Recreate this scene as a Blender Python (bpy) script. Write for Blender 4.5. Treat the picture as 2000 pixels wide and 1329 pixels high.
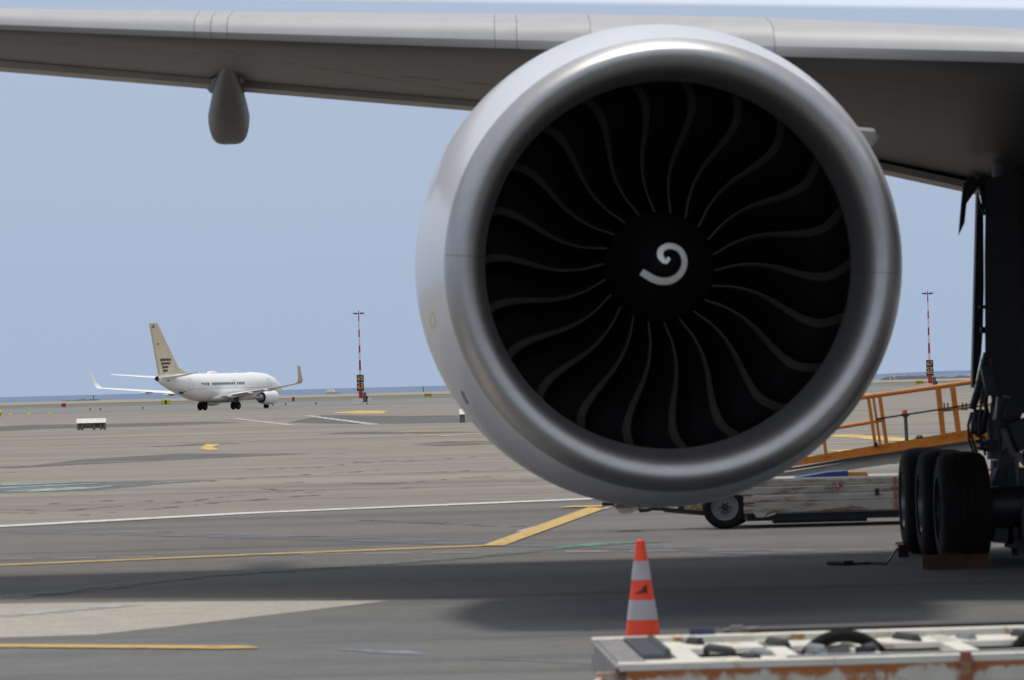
import bpy, bmesh, math, random
from mathutils import Vector, Matrix
random.seed(7)
for o in list(bpy.data.objects): bpy.data.objects.remove(o)
scn = bpy.context.scene
C = scn.collection
# ------------------------------------------------------------------ camera
F = 8360.0; H = 1.95                      # focal length in photo pixels (2000 wide), eye height
rho = math.atan(.0262); pit = math.atan(85.1*math.cos(rho)/F)
Fv = Vector((0, math.cos(pit), math.sin(pit))); U0 = Vector((0, -math.sin(pit), math.cos(pit))); R0 = Vector((1, 0, 0))
Rv = R0*math.cos(rho)-U0*math.sin(rho); Uv = U0*math.cos(rho)+R0*math.sin(rho)
cam = bpy.data.cameras.new('camera'); co = bpy.data.objects.new('camera', cam); C.objects.link(co)
M = Matrix((Rv, Uv, -Fv)).transposed().to_4x4(); M.translation = (0, 0, H)
co.matrix_world = M
cam.sensor_width = 36; cam.lens = F/2000*36
cam.clip_start = .5; cam.clip_end = 120000
cam.dof.use_dof = True; cam.dof.focus_distance = 560; cam.dof.aperture_fstop = 7
scn.camera = co
# ------------------------------------------------------------------ world, sun, exposure
SUN = Vector((-.08, .26, 1)).normalized()   # towards the sun
SKY_STRENGTH = .1
w = bpy.data.worlds.new('World'); scn.world = w; w.use_nodes = True
nt = w.node_tree; nt.nodes.clear()
sky = nt.nodes.new('ShaderNodeTexSky'); sky.sky_type = 'NISHITA'; sky.sun_disc = False
sky.sun_elevation = math.asin(SUN.z); sky.sun_rotation = math.atan2(SUN.x, SUN.y)
sky.air_density = 1.3; sky.dust_density = 2.2; sky.ozone_density = 3.0; sky.altitude = 0
# hazy veil: a pale blue veil, whiter and brighter overhead as added fill light, mixed over the clear sky, thicker to the horizon
geo = nt.nodes.new('ShaderNodeTexCoord'); sep = nt.nodes.new('ShaderNodeSeparateXYZ')
nt.links.new(geo.outputs['Generated'], sep.inputs[0])
mr = nt.nodes.new('ShaderNodeMapRange'); mr.inputs[1].default_value = 0; mr.inputs[2].default_value = .7
mr.inputs[3].default_value = .95; mr.inputs[4].default_value = .8
nt.links.new(sep.outputs['Z'], mr.inputs[0])
nz = nt.nodes.new('ShaderNodeTexNoise'); nz.inputs['Scale'].default_value = 2.2; nz.inputs['Detail'].default_value = 3
nt.links.new(geo.outputs['Generated'], nz.inputs['Vector'])
veil = nt.nodes.new('ShaderNodeMix'); veil.data_type = 'RGBA'
veil.inputs[6].default_value = (3.8, 4.9, 6.7, 1); veil.inputs[7].default_value = (7.3, 7.3, 7.6, 1)
el = nt.nodes.new('ShaderNodeMapRange'); el.inputs[1].default_value = .02; el.inputs[2].default_value = .75
nt.links.new(sep.outputs['Z'], el.inputs[0])
ea = nt.nodes.new('ShaderNodeMath'); ea.operation = 'MULTIPLY_ADD'; ea.inputs[1].default_value = .12; ea.use_clamp = True
nt.links.new(nz.outputs['Fac'], ea.inputs[0]); nt.links.new(el.outputs[0], ea.inputs[2]); nt.links.new(ea.outputs[0], veil.inputs[0])
mx = nt.nodes.new('ShaderNodeMix'); mx.data_type = 'RGBA'
nt.links.new(mr.outputs[0], mx.inputs[0]); nt.links.new(sky.outputs[0], mx.inputs[6]); nt.links.new(veil.outputs[2], mx.inputs[7])
bg = nt.nodes.new('ShaderNodeBackground'); bg.inputs['Strength'].default_value = SKY_STRENGTH
nt.links.new(mx.outputs[2], bg.inputs['Color'])
wo = nt.nodes.new('ShaderNodeOutputWorld'); nt.links.new(bg.outputs[0], wo.inputs[0])
sl = bpy.data.lights.new('sun', 'SUN'); sl.energy = 2.4; sl.angle = math.radians(8); sl.color = (1, .95, .87)
so = bpy.data.objects.new('sun', sl); C.objects.link(so)
so.rotation_euler = (-SUN).to_track_quat('-Z', 'Y').to_euler(); so.location = (0, 0, 60)
scn.view_settings.view_transform = 'Standard'; scn.view_settings.look = 'None'
scn.view_settings.exposure = 0; scn.view_settings.gamma = 1; scn.view_settings.use_curve_mapping = False
scn.render.engine = 'CYCLES'

# ------------------------------------------------------------------ helpers
SL = .00115; ZB = 75.0; ZE = 650.0
def gz(y): return -SL*(min(max(y, ZB), ZE)-ZB)
def ray(px, py): return Fv+Rv*((px-1000)/F)+Uv*((664.5-py)/F)
def at(px, py, Y):
    d = ray(px, py); return Vector((0, 0, H))+d*(Y/d.y)
def pz(px, py, z=0.0):
    d = ray(px, py); return Vector((0, 0, H))+d*((z-H)/d.z)
def gp(px, py, lift=0.0):
    d = ray(px, py); t = -H/d.z
    for _ in range(30):
        y = d.y*t; t = (gz(y)-H)/d.z
    p = Vector((0, 0, H))+d*t; p.z += lift; return p

def nodes(m):
    return m.node_tree.nodes, m.node_tree.links
def mat(name, col, rough=.6, metal=0.0, var=.12, scale=3.0, col2=None, bump=0.0, bscale=40.0, spec=.5, coat=0.0, stretch=None, coords='Object'):
    m = bpy.data.materials.new(name); m.use_nodes = True; N, L = nodes(m)
    b = N['Principled BSDF']; b.inputs['Roughness'].default_value = rough; b.inputs['Metallic'].default_value = metal
    b.inputs['Specular IOR Level'].default_value = spec; b.inputs['Coat Weight'].default_value = coat; b.inputs['Coat Roughness'].default_value = .12
    tc = N.new('ShaderNodeTexCoord'); mp = N.new('ShaderNodeMapping')
    L.new(tc.outputs[coords], mp.inputs[0])
    if stretch: mp.inputs['Scale'].default_value = stretch
    n = N.new('ShaderNodeTexNoise'); n.inputs['Scale'].default_value = scale; n.inputs['Detail'].default_value = 6; n.inputs['Roughness'].default_value = .6
    L.new(mp.outputs[0], n.inputs['Vector'])
    r = N.new('ShaderNodeMapRange'); r.inputs[1].default_value = .3; r.inputs[2].default_value = .7
    L.new(n.outputs['Fac'], r.inputs[0])
    x = N.new('ShaderNodeMix'); x.data_type = 'RGBA'
    c = Vector(col[:3])
    a = c*(1-var) if col2 is None else Vector(col2[:3]); bb = c*(1+var) if col2 is None else c
    x.inputs[6].default_value = (*a, 1); x.inputs[7].default_value = (*[min(1, v) for v in bb], 1)
    L.new(r.outputs[0], x.inputs[0]); L.new(x.outputs[2], b.inputs['Base Color'])
    if bump:
        n2 = N.new('ShaderNodeTexNoise'); n2.inputs['Scale'].default_value = bscale; n2.inputs['Detail'].default_value = 4
        L.new(mp.outputs[0], n2.inputs['Vector'])
        bp = N.new('ShaderNodeBump'); bp.inputs['Strength'].default_value = bump; bp.inputs['Distance'].default_value = .02
        L.new(n2.outputs['Fac'], bp.inputs['Height']); L.new(bp.outputs[0], b.inputs['Normal'])
    return m
def rusty(name, paint=(.62, .6, .54), rust=(.22, .07, .02), amount=.5, scale=3.0, stretch=(1, 1, 1), rough=.5, band=None):
    m = mat(name, paint, rough, var=.1, scale=5); N, L = nodes(m); b = N['Principled BSDF']
    base = b.inputs['Base Color'].links[0].from_socket
    tc = N.new('ShaderNodeTexCoord'); mp = N.new('ShaderNodeMapping'); mp.inputs['Scale'].default_value = stretch
    L.new(tc.outputs['Object'], mp.inputs[0])
    n = N.new('ShaderNodeTexNoise'); n.inputs['Scale'].default_value = scale; n.inputs['Detail'].default_value = 9; n.inputs['Roughness'].default_value = .68
    L.new(mp.outputs[0], n.inputs['Vector'])
    r = N.new('ShaderNodeMapRange'); r.inputs[1].default_value = 1-amount; r.inputs[2].default_value = 1-amount+.07
    src = n.outputs['Fac']
    if band:                                  # rust runs down from a seam
        sp_ = N.new('ShaderNodeSeparateXYZ'); L.new(tc.outputs['Object'], sp_.inputs[0])
        br = N.new('ShaderNodeMapRange'); br.inputs[1].default_value = band[0]; br.inputs[2].default_value = band[1]; br.inputs[3].default_value = -.04; br.inputs[4].default_value = .13
        L.new(sp_.outputs['Z'], br.inputs[0]); ad_ = N.new('ShaderNodeMath'); L.new(src, ad_.inputs[0]); L.new(br.outputs[0], ad_.inputs[1]); src = ad_.outputs[0]
    L.new(src, r.inputs[0])
    n2 = N.new('ShaderNodeTexNoise'); n2.inputs['Scale'].default_value = scale*4; n2.inputs['Detail'].default_value = 5
    L.new(mp.outputs[0], n2.inputs['Vector'])
    rc = N.new('ShaderNodeMix'); rc.data_type = 'RGBA'; rc.inputs[6].default_value = (*rust, 1); rc.inputs[7].default_value = (rust[0]*1.9, rust[1]*2.6, rust[2]*2.6, 1)
    L.new(n2.outputs['Fac'], rc.inputs[0])
    x = N.new('ShaderNodeMix'); x.data_type = 'RGBA'
    L.new(r.outputs[0], x.inputs[0]); L.new(base, x.inputs[6]); L.new(rc.outputs[2], x.inputs[7]); L.new(x.outputs[2], b.inputs['Base Color'])
    return m
def ground_mat(name, c1, c2, c3, s1=.12, s2=2.5, crack=0.0, rough=.85, stretch=(1, 1, 1), patch=.5, streak=None):
    m = bpy.data.materials.new(name); m.use_nodes = True; N, L = nodes(m); b = N['Principled BSDF']
    b.inputs['Roughness'].default_value = rough; b.inputs['Specular IOR Level'].default_value = .3
    tc = N.new('ShaderNodeTexCoord'); mp = N.new('ShaderNodeMapping'); mp.inputs['Scale'].default_value = stretch
    L.new(tc.outputs['Object'], mp.inputs[0])
    def noise(s, d=6, r=.6, vec=None):
        n = N.new('ShaderNodeTexNoise'); n.inputs['Scale'].default_value = s; n.inputs['Detail'].default_value = d; n.inputs['Roughness'].default_value = r
        L.new(vec or mp.outputs[0], n.inputs['Vector']); return n.outputs['Fac']
    def rng(f, a, z, lo=0, hi=1):
        r = N.new('ShaderNodeMapRange'); r.inputs[1].default_value = a; r.inputs[2].default_value = z; r.inputs[3].default_value = lo; r.inputs[4].default_value = hi
        L.new(f, r.inputs[0]); return r.outputs[0]
    def mix(f, a, bb, mode='MIX'):
        x = N.new('ShaderNodeMix'); x.data_type = 'RGBA'; x.blend_type = mode
        if isinstance(f, float): x.inputs[0].default_value = f
        else: L.new(f, x.inputs[0])
        for k, v in ((6, a), (7, bb)):
            if isinstance(v, tuple): x.inputs[k].default_value = (*v, 1)
            else: L.new(v, x.inputs[k])
        return x.outputs[2]
    col = mix(rng(noise(s1, 8, .62), .35, .65), c1, c2)
    col = mix(rng(noise(s1*.33, 6, .7), patch, patch+.16), col, c3)
    fine = rng(noise(s2, 10, .78), .25, .75, .72, 1.28)
    gr = rng(noise(26, 3, .7, tc.outputs['Object']), .25, .75, .74, 1.26)
    ff = N.new('ShaderNodeMath'); ff.operation = 'MULTIPLY'; L.new(fine, ff.inputs[0]); L.new(gr, ff.inputs[1]); fine = ff.outputs[0]
    x = N.new('ShaderNodeVectorMath'); x.operation = 'SCALE'; L.new(col, x.inputs[0]); L.new(fine, x.inputs['Scale']); col = x.outputs[0]
    if streak:
        mp2 = N.new('ShaderNodeMapping'); mp2.inputs['Scale'].default_value = streak; mp2.inputs['Rotation'].default_value = (0, 0, .12)
        L.new(tc.outputs['Object'], mp2.inputs[0])
        f = rng(noise(1.0, 8, .7, mp2.outputs[0]), .5, .7, 0, .62)
        col = mix(f, col, tuple(v*.42 for v in c3))
    if crack:
        wv = noise(.25, 4, .6)
        ad = N.new('ShaderNodeMix'); ad.data_type = 'RGBA'; ad.inputs[0].default_value = .12
        L.new(mp.outputs[0], ad.inputs[6])
        n = N.new('ShaderNodeTexNoise'); n.inputs['Scale'].default_value = .6; n.inputs['Detail'].default_value = 5
        L.new(mp.outputs[0], n.inputs['Vector'])
        va = N.new('ShaderNodeVectorMath'); va.operation = 'MULTIPLY_ADD'; va.inputs[1].default_value = (1.6, 1.6, 0)
        L.new(n.outputs['Color'], va.inputs[0]); L.new(mp.outputs[0], va.inputs[2])
        vo = N.new('ShaderNodeTexVoronoi'); vo.feature = 'DISTANCE_TO_EDGE'; vo.inputs['Scale'].default_value = crack
        L.new(va.outputs[0], vo.inputs['Vector'])
        e = rng(vo.outputs['Distance'], .0, .012, 1, 0)
        gate = rng(noise(.35, 3), .5, .6, 0, .8)
        mm = N.new('ShaderNodeMath'); mm.operation = 'MULTIPLY'; L.new(e, mm.inputs[0]); L.new(gate, mm.inputs[1])
        col = mix(mm.outputs[0], col, (.04, .035, .03))
    L.new(col, b.inputs['Base Color'])
    bp = N.new('ShaderNodeBump'); bp.inputs['Strength'].default_value = .25; bp.inputs['Distance'].default_value = .01
    L.new(noise(s2*12, 4), bp.inputs['Height']); L.new(bp.outputs[0], b.inputs['Normal'])
    return m
def worn_paint(name, col, hole=.42, scale=3.0, under=None, soft=.06):
    m = mat(name, col, .7, var=.12, scale=4); N, L = nodes(m); b = N['Principled BSDF']
    tc = N.new('ShaderNodeTexCoord')
    n = N.new('ShaderNodeTexNoise'); n.inputs['Scale'].default_value = scale; n.inputs['Detail'].default_value = 9; n.inputs['Roughness'].default_value = .72
    L.new(tc.outputs['Object'], n.inputs['Vector'])
    r = N.new('ShaderNodeMapRange'); r.inputs[1].default_value = hole-soft; r.inputs[2].default_value = hole+soft
    L.new(n.outputs['Fac'], r.inputs[0])
    t = N.new('ShaderNodeBsdfTransparent'); x = N.new('ShaderNodeMixShader')
    L.new(r.outputs[0], x.inputs[0]); L.new(t.outputs[0], x.inputs[1]); L.new(b.outputs[0], x.inputs[2]); L.new(x.outputs[0], N['Material Output'].inputs[0])
    return m

class MB:
    def __init__(s): s.v = []; s.f = []; s.m = []
    def add(s, vs, fs, mi=0):
        k = len(s.v); s.v += [tuple(v) for v in vs]; s.f += [tuple(i+k for i in f) for f in fs]; s.m += [mi]*len(fs); return s
    def box(s, c, d, rot=None, mi=0, bev=0):
        c = Vector(c); hx, hy, hz = d[0]/2, d[1]/2, d[2]/2
        R = rot if rot is not None else Matrix.Identity(3)
        vs = [c+R@Vector((x*hx, y*hy, z*hz)) for x in (-1, 1) for y in (-1, 1) for z in (-1, 1)]
        return s.add(vs, [(0, 1, 3, 2), (4, 6, 7, 5), (0, 4, 5, 1), (2, 3, 7, 6), (0, 2, 6, 4), (1, 5, 7, 3)], mi)
    def bar(s, a, b, wy, wz, up=(0, 0, 1), mi=0):      # rectangular bar from a to b
        a = Vector(a); b = Vector(b); d = (b-a); L = d.length; x = d.normalized(); u = Vector(up); y = u.cross(x)
        if y.length < 1e-4: y = Vector((0, 1, 0)).cross(x)
        y.normalize(); z = x.cross(y); R = Matrix((x, y, z)).transposed()
        return s.box((a+b)/2, (L, wy, wz), R, mi)
    def tube(s, pts, r, n=10, cap=True, mi=0):
        pts = [Vector(p) for p in pts]; rs = r if isinstance(r, (list, tuple)) else [r]*len(pts)
        rings = []; pu = None
        for i, p in enumerate(pts):
            t = (pts[min(i+1, len(pts)-1)]-pts[max(i-1, 0)]).normalized()
            u = pu if pu is not None else (Vector((0, 0, 1)) if abs(t.z) < .9 else Vector((1, 0, 0)))
            a = t.cross(u).normalized(); b = a.cross(t).normalized(); pu = b
            rings.append([p+(a*math.cos(2*math.pi*k/n)+b*math.sin(2*math.pi*k/n))*rs[i] for k in range(n)])
        return s.loft(rings, cap, mi)
    def loft(s, rings, cap=True, mi=0, closed=True):
        n = len(rings[0]); k = len(s.v); vs = [v for r in rings for v in r]; fs = []
        for i in range(len(rings)-1):
            for j in range(n if closed else n-1):
                a = i*n+j; b = i*n+(j+1) % n; fs.append((a, b, b+n, a+n))
        if cap and closed: fs.append(tuple(reversed(range(n)))); fs.append(tuple((len(rings)-1)*n+j for j in range(n)))
        return s.add(vs, fs, mi)
    def lathe(s, prof, n=48, axis='Y', c=(0, 0, 0), a0=0, a1=2*math.pi, mi=0):   # prof: (along, radius)
        full = abs(a1-a0-2*math.pi) < 1e-6; m = n if full else n+1; rings = []
        for (t, r) in prof:
            ring = []
            for k in range(m):
                a = a0+(a1-a0)*k/n; x, z = r*math.cos(a), r*math.sin(a)
                p = (c[0]+x, c[1]+t, c[2]+z) if axis == 'Y' else ((c[0]+t, c[1]+x, c[2]+z) if axis == 'X' else (c[0]+x, c[1]+z, c[2]+t))
                ring.append(p)
            rings.append(ring)
        return s.loft(rings, False, mi, full)
    def xform(s, M):
        s.v = [tuple(M@Vector(v)) for v in s.v]; return s

def origin(o):
    p = Vector((0, 0, 0))
    while o is not None: p = p+o.location; o = o.parent
    return p
def link(name, mesh, parent=None):
    o = bpy.data.objects.new(name, mesh); C.objects.link(o)
    if parent is not None: o.parent = parent
    return o
def build(name, mb, m, parent=None, smooth=False, world=True, loc=None, angle=35):
    me = bpy.data.meshes.new(name)
    off = origin(parent) if (parent is not None and world) else Vector((0, 0, 0))
    if loc is not None and world: off = Vector(loc)
    me.from_pydata([tuple(Vector(v)-off) for v in mb.v], [], mb.f)
    ms = m if isinstance(m, (list, tuple)) else [m]
    for x in ms: me.materials.append(x)
    if len(ms) > 1:
        me.polygons.foreach_set('material_index', mb.m)
    bm = bmesh.new(); bm.from_mesh(me); bmesh.ops.recalc_face_normals(bm, faces=bm.faces[:]); bm.to_mesh(me); bm.free()
    if smooth:
        me.polygons.foreach_set('use_smooth', [True]*len(me.polygons)); me.set_sharp_from_angle(angle=math.radians(angle))
    me.update()
    o = link(name, me, parent)
    if loc is not None:
        o.location = Vector(loc)-(origin(parent) if parent is not None else Vector((0, 0, 0))) if world else Vector(loc)
    return o
def thing(name, label, cat, loc=(0, 0, 0), rz=0, group=None):
    o = bpy.data.objects.new(name, None); C.objects.link(o); o.location = loc; o.rotation_euler = (0, 0, rz)
    o.empty_display_size = .3; tag(o, label, cat, group); return o
def tag(o, label=None, cat=None, group=None, kind=None):
    if label: o['label'] = label
    if cat: o['category'] = cat
    if group: o['group'] = group
    if kind: o['kind'] = kind
    return o
def copy_tree(o, parent=None):
    c = o.copy(); C.objects.link(c); c.parent = parent
    for ch in list(o.children): copy_tree(ch, c)
    return c
def ngon(name, pts, m, kind='structure', loc=None):
    mb = MB(); mb.add(pts, [tuple(range(len(pts)))])
    o = build(name, mb, m, loc=None); tag(o, kind=kind); return o
def text_mb(s, size, depth=.01, align='CENTER', bold=0.0):
    cu = bpy.data.curves.new('lettering', 'FONT'); cu.body = s; cu.size = size; cu.extrude = depth; cu.align_x = align; cu.align_y = 'CENTER'; cu.resolution_u = 3; cu.offset = bold
    o = bpy.data.objects.new('lettering', cu); C.objects.link(o)
    dg = bpy.context.evaluated_depsgraph_get(); dg.update(); me = bpy.data.meshes.new_from_object(o.evaluated_get(dg))
    mb = MB(); mb.add([tuple(v.co) for v in me.vertices], [tuple(p.vertices) for p in me.polygons])
    bpy.data.objects.remove(o); bpy.data.curves.remove(cu); bpy.data.meshes.remove(me)
    # stand it up facing -Y
    return mb.xform(Matrix.Rotation(math.pi/2, 4, 'X'))

# ------------------------------------------------------------------ materials
white_paint = mat('white_paint', (.80, .80, .81), .28, var=.03, scale=1.5, coat=.4)
cowl_paint = mat('cowl_paint', (.70, .70, .73), .28, var=.03, scale=1.2, coat=.35)
under_shaded = mat('underside_shaded', (.084, .085, .081), .42, var=.14, scale=1.2, stretch=(.3, 2.5, 1), spec=.3)  # light grey paint darkened to imitate the shade under the wing
slat_paint = mat('slat_paint', (.38, .38, .385), .48, var=.05, scale=3)
flap_groundlit = mat('flap_groundlit', (.52, .47, .40), .5, var=.1, scale=2)  # paler and tan: bright ground reflected on the flaps, put into the colour
lip_metal = mat('lip_metal', (.45, .445, .445), .44, 1.0, var=.05, scale=8, bump=.03, bscale=60)
dark_metal = mat('dark_metal', (.035, .035, .04), .45, .4, var=.3, scale=8)
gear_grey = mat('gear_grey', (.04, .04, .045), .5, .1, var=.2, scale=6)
steel = mat('steel', (.35, .36, .37), .35, .8, var=.15, scale=6)
blade_black = mat('blade_black', (.005, .005, .006), .5, var=.2, scale=3, spec=.25)
blade_edge = mat('blade_edge', (.042, .038, .031), .7, .0, var=.1, scale=6)
spinner_black = mat('spinner_black', (.004, .004, .005), .6, var=.1, spec=.2)
liner = mat('liner', (.012, .012, .013), .7, var=.1, scale=6)
spiral_white = mat('spiral_white', (.95, .93, .87), .5, var=.05, scale=10)
rubber = mat('rubber', (.0085, .0085, .0085), .9, spec=.25, var=.25, scale=9, bump=.15)
black = mat('black_plastic', (.012, .012, .014), .5, var=.2)
orange = mat('orange_paint', (.62, .20, .02), .45, var=.16, scale=4)
tan_beam = mat('tan_beam', (.40, .39, .34), .5, var=.12, scale=3)
grey_beam = mat('grey_beam', (.10, .115, .12), .5, var=.15)
cone_orange = mat('cone_orange', (.95, .07, .018), .45, var=.08, scale=9)
cone_white = mat('cone_white', (.47, .445, .445), .4, var=.08, scale=14)
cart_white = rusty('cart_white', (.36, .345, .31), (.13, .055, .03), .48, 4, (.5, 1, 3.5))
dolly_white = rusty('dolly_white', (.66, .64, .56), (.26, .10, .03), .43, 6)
dolly_rust = rusty('dolly_rust', (.58, .56, .47), (.25, .065, .015), .53, 3.5, (1, 1, .6), band=(.43, .49))
dolly_grey = mat('dolly_grey', (.34, .34, .35), .4, .3, var=.2, scale=8, col2=(.2, .17, .14))
dolly_blue = mat('dolly_blue', (.03, .045, .12), .4, var=.3, scale=8)
wheel_grey = mat('wheel_grey', (.16, .17, .175), .5, .1, var=.2, scale=8)
blue_tarp = mat('blue_tarp', (.01, .035, .17), .5, var=.3, scale=12)
wood = mat('wood', (.34, .17, .05), .7, var=.25, scale=10)
chock_paint = mat('chock_paint', (.06, .024, .011), .6, var=.3, scale=8)
beige_fin = mat('beige_fin', (.68, .57, .40), .4, var=.05, scale=.6)
logo_brown = mat('logo_brown', (.06, .035, .03), .5)
jet_white = mat('jet_white', (.88, .87, .84), .35, var=.03, scale=.5, coat=.3)
window_dark = mat('window_dark', (.05, .055, .07), .15, var=.1)
red_paint = mat('red_paint', (.50, .03, .035), .5, var=.1)
mast_white = mat('mast_white', (.75, .75, .75), .5, var=.08)
sign_black = mat('sign_black', (.02, .014, .012), .6)
sign_orange = mat('sign_orange', (.95, .45, .14), .5)
sign_yellow = mat('sign_yellow', (.62, .50, .03), .5, var=.08)
concrete = mat('concrete_block', (.80, .78, .72), .8, var=.15, scale=4)
block_dark = mat('block_dark', (.17, .16, .15), .8, var=.2, scale=4)
apron_mat = ground_mat('apron_concrete', (.246, .222, .184), (.196, .178, .150), (.140, .130, .114), .09, 1.6, crack=.13, stretch=(.45, 1, 1), patch=.56, streak=(.012, .16, 1))
asph_mat = ground_mat('asphalt', (.152, .140, .125), (.120, .111, .102), (.088, .084, .081), .22, 5, stretch=(.35, 1, 1), patch=.5, streak=(.03, .5, 1), crack=.0)
dark_asph = ground_mat('dark_asphalt', (.150, .150, .143), (.122, .122, .119), (.095, .095, .096), .35, 7, stretch=(.4, 1, 1), patch=.52, streak=(.05, .6, 1))
pale_mat = ground_mat('pale_concrete', (.39, .355, .305), (.33, .305, .262), (.22, .205, .18), .3, 5, stretch=(.35, 1, 1), patch=.62)
taxi_mat = ground_mat('taxiway_asphalt', (.185, .192, .195), (.162, .170, .174), (.14, .145, .145), .05, .6, stretch=(.2, 1, 1))
dry_grass = ground_mat('dry_grass', (.185, .165, .12), (.13, .122, .085), (.10, .092, .065), .06, .5, stretch=(.12, 1, 1))
pale_strip = ground_mat('pale_strip', (.275, .26, .22), (.235, .225, .185), (.20, .19, .155), .03, .3, stretch=(.15, 1, 1))
tar_mat = worn_paint('tar_patch', (.095, .092, .088), .47, .16, soft=.16)
line_tar = ground_mat('line_tar', (.11, .108, .105), (.09, .09, .092), (.08, .08, .082), .2, 3)
teal_dark = worn_paint('teal_patch', (.10, .11, .108), .40, .3, soft=.16)
sea_mat = mat('sea_water', (.085, .14, .24), .5, var=.25, scale=.004, stretch=(.15, 1, 1), spec=.35)
yel_line = worn_paint('yellow_line_paint', (.48, .32, .085), .39, 5)
yel_far = worn_paint('far_yellow_paint', (.55, .38, .10), .42, .7, under=(.24, .2, .15))
white_line = worn_paint('white_line_paint', (.56, .545, .52), .40, 4, under=(.2, .19, .18))
pink_line = worn_paint('faded_white_paint', (.44, .40, .385), .38, 3)
green_line = worn_paint('green_line_paint', (.05, .22, .10), .46, 3)
green_faint = worn_paint('faded_green_paint', (.10, .17, .14), .52, 2.5, soft=.12)
blue_faint = worn_paint('faded_blue_paint', (.15, .17, .21), .54, 1.4, soft=.15)
teal_line = worn_paint('pale_teal_paint', (.27, .34, .34), .45, 2, under=(.1, .12, .12))

# ------------------------------------------------------------------ ground
def sheet(name, xs, ys, m, lift=0.0):
    mb = MB(); yy = [y for y in ys]
    vs = [(x, y, gz(y)+lift) for y in yy for x in xs]; nx = len(xs)
    fs = [(j*nx+i, j*nx+i+1, (j+1)*nx+i+1, (j+1)*nx+i) for j in range(len(yy)-1) for i in range(nx-1)]
    mb.add(vs, fs); o = build(name, mb, m); tag(o, kind='structure'); return o
land = sheet('ground', [-3500, 0, 3500], [-60, ZB, ZE, 1850, 1900], pale_strip, -.35)
land.data.transform(Matrix.Translation((0, 0, 0)))
sheet('apron', [-500, 0, 500], [-50, ZB, 648], apron_mat)
sheet('taxiway', [-2500, 2500], [648.02, 905], taxi_mat, .006)
sheet('grass_verge', [-2500, 2500], [905.02, 1290], dry_grass, .02)
sheet('far_verge', [-3200, 3200], [1290.02, 1890], pale_strip, .03)
mb = MB(); mb.add([(-60000, 1700, -3), (60000, 1700, -3), (60000, 90000, -3), (-60000, 90000, -3)], [(0, 1, 2, 3)])
sea = build('sea', mb, sea_mat); tag(sea, kind='structure')
sheet('taxiway_edge_line', [-600, 600], [646, 650], line_tar, .012)
sheet('grass_edge', [-2500, 2500], [1225, 1275], mat('dark_grass', (.075, .068, .05), .9, var=.3, scale=.05, stretch=(.1, 1, 1)), .05)
def paint(name, pix, m, lift):
    """flat painted or paved patch, given by its corners as sighted in the photograph and laid on the ground"""
    pts = [gp(x, y) for x, y in pix]
    for p in pts: p.z += lift
    return ngon(name, pts, m)
# darker asphalt this side of the white line, and the near dark asphalt
A0, A1 = gp(0, 1030), gp(1150, 976)
dirv = (A1-A0).normalized()
fl, fr = A0-dirv*60, A1+dirv*60
mb = MB(); mb.add([(fl.x, -50, .004), (fr.x, -50, .004), (fr.x, min(fr.y, 74.9), .004), (A1.x, A1.y, .004), (A0.x, A0.y, .004), (fl.x, fl.y, .004)], [(0, 1, 2, 3, 4, 5)])
tag(build('asphalt_pavement', mb, asph_mat), kind='structure')
paint('pale_concrete_patch', [(-700, 1192), (0, 1181), (380, 1177), (760, 1175), (560, 1199), (330, 1226), (180, 1242), (0, 1247), (-700, 1262)], pale_mat, .008)
B = [gp(*p) for p in [(-700, 1262), (0, 1247), (180, 1242), (330, 1226), (560, 1199), (760, 1175), (1000, 1178), (1200, 1172), (1500, 1162), (2000, 1150), (2700, 1130)]]
mb = MB(); mb.add([(p.x, p.y, .0085) for p in B]+[(20, -50, .0085), (-20, -50, .0085)], [tuple(range(len(B)+2))])
tag(build('dark_asphalt_pavement', mb, dark_asph), kind='structure')
def line(name, pix, wid, m, lift=.013, taper=False):
    pts = [gp(x, y) for x, y in pix]; vs = []; n = len(pts)
    for i, p in enumerate(pts):
        t = (pts[min(i+1, n-1)]-pts[max(i-1, 0)]); t.z = 0; t.normalize(); q = Vector((-t.y, t.x, 0)); ww = wid/2*(.15 if taper and i in (0, n-1) else 1)
        vs += [p+q*ww+Vector((0, 0, lift)), p-q*ww+Vector((0, 0, lift))]
    mb = MB(); mb.add(vs, [(2*i, 2*i+1, 2*i+3, 2*i+2) for i in range(n-1)])
    o = build(name, mb, m); tag(o, kind='structure'); return o
line('white_line', [(-500, 1052), (0, 1029.5), (500, 1003), (1150, 976), (1500, 962)], .72, white_line)
line('yellow_line', [(-600, 1133), (0, 1106), (480, 1086), (952, 1067.5)], .36, yel_line)
paint('yellow_lead_line', [(940, 1069), (985, 1068), (1183, 995), (1150, 992.5)], yel_line, .017)
line('yellow_line', [(1100, 992.5), (1200, 990.5)], .7, yel_line, .021)
line('yellow_line', [(-500, 1262), (0, 1265.5), (300, 1267.5), (460, 1269), (503, 1270)], .34, yel_line, .018, True)
for a, b, y, m in [(0, 65, 1095, pink_line), (108, 185, 1093.5, white_line), (225, 300, 1092, pink_line), (475, 570, 1086, pink_line), (590, 690, 1085.5, pink_line), (710, 800, 1084.5, pink_line), (842, 925, 1083, pink_line), (1105, 1190, 1081, white_line), (1230, 1320, 1080, white_line), (1385, 1455, 1079, pink_line), (1510, 1590, 1078.5, pink_line), (1640, 1730, 1078, pink_line), (1940, 2000, 1070, pink_line)]:
    line('white_dash', [(a, y), (b, y-1)], .42, m, .021, True)
line('green_line', [(0, 1172), (200, 1150), (400, 1126), (700, 1107), (900, 1092), (1080, 1074)], .45, green_faint, .016)
line('green_line', [(1080, 1074), (1190, 1064), (1320, 1058.5)], .55, green_line, .016, True)
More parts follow.
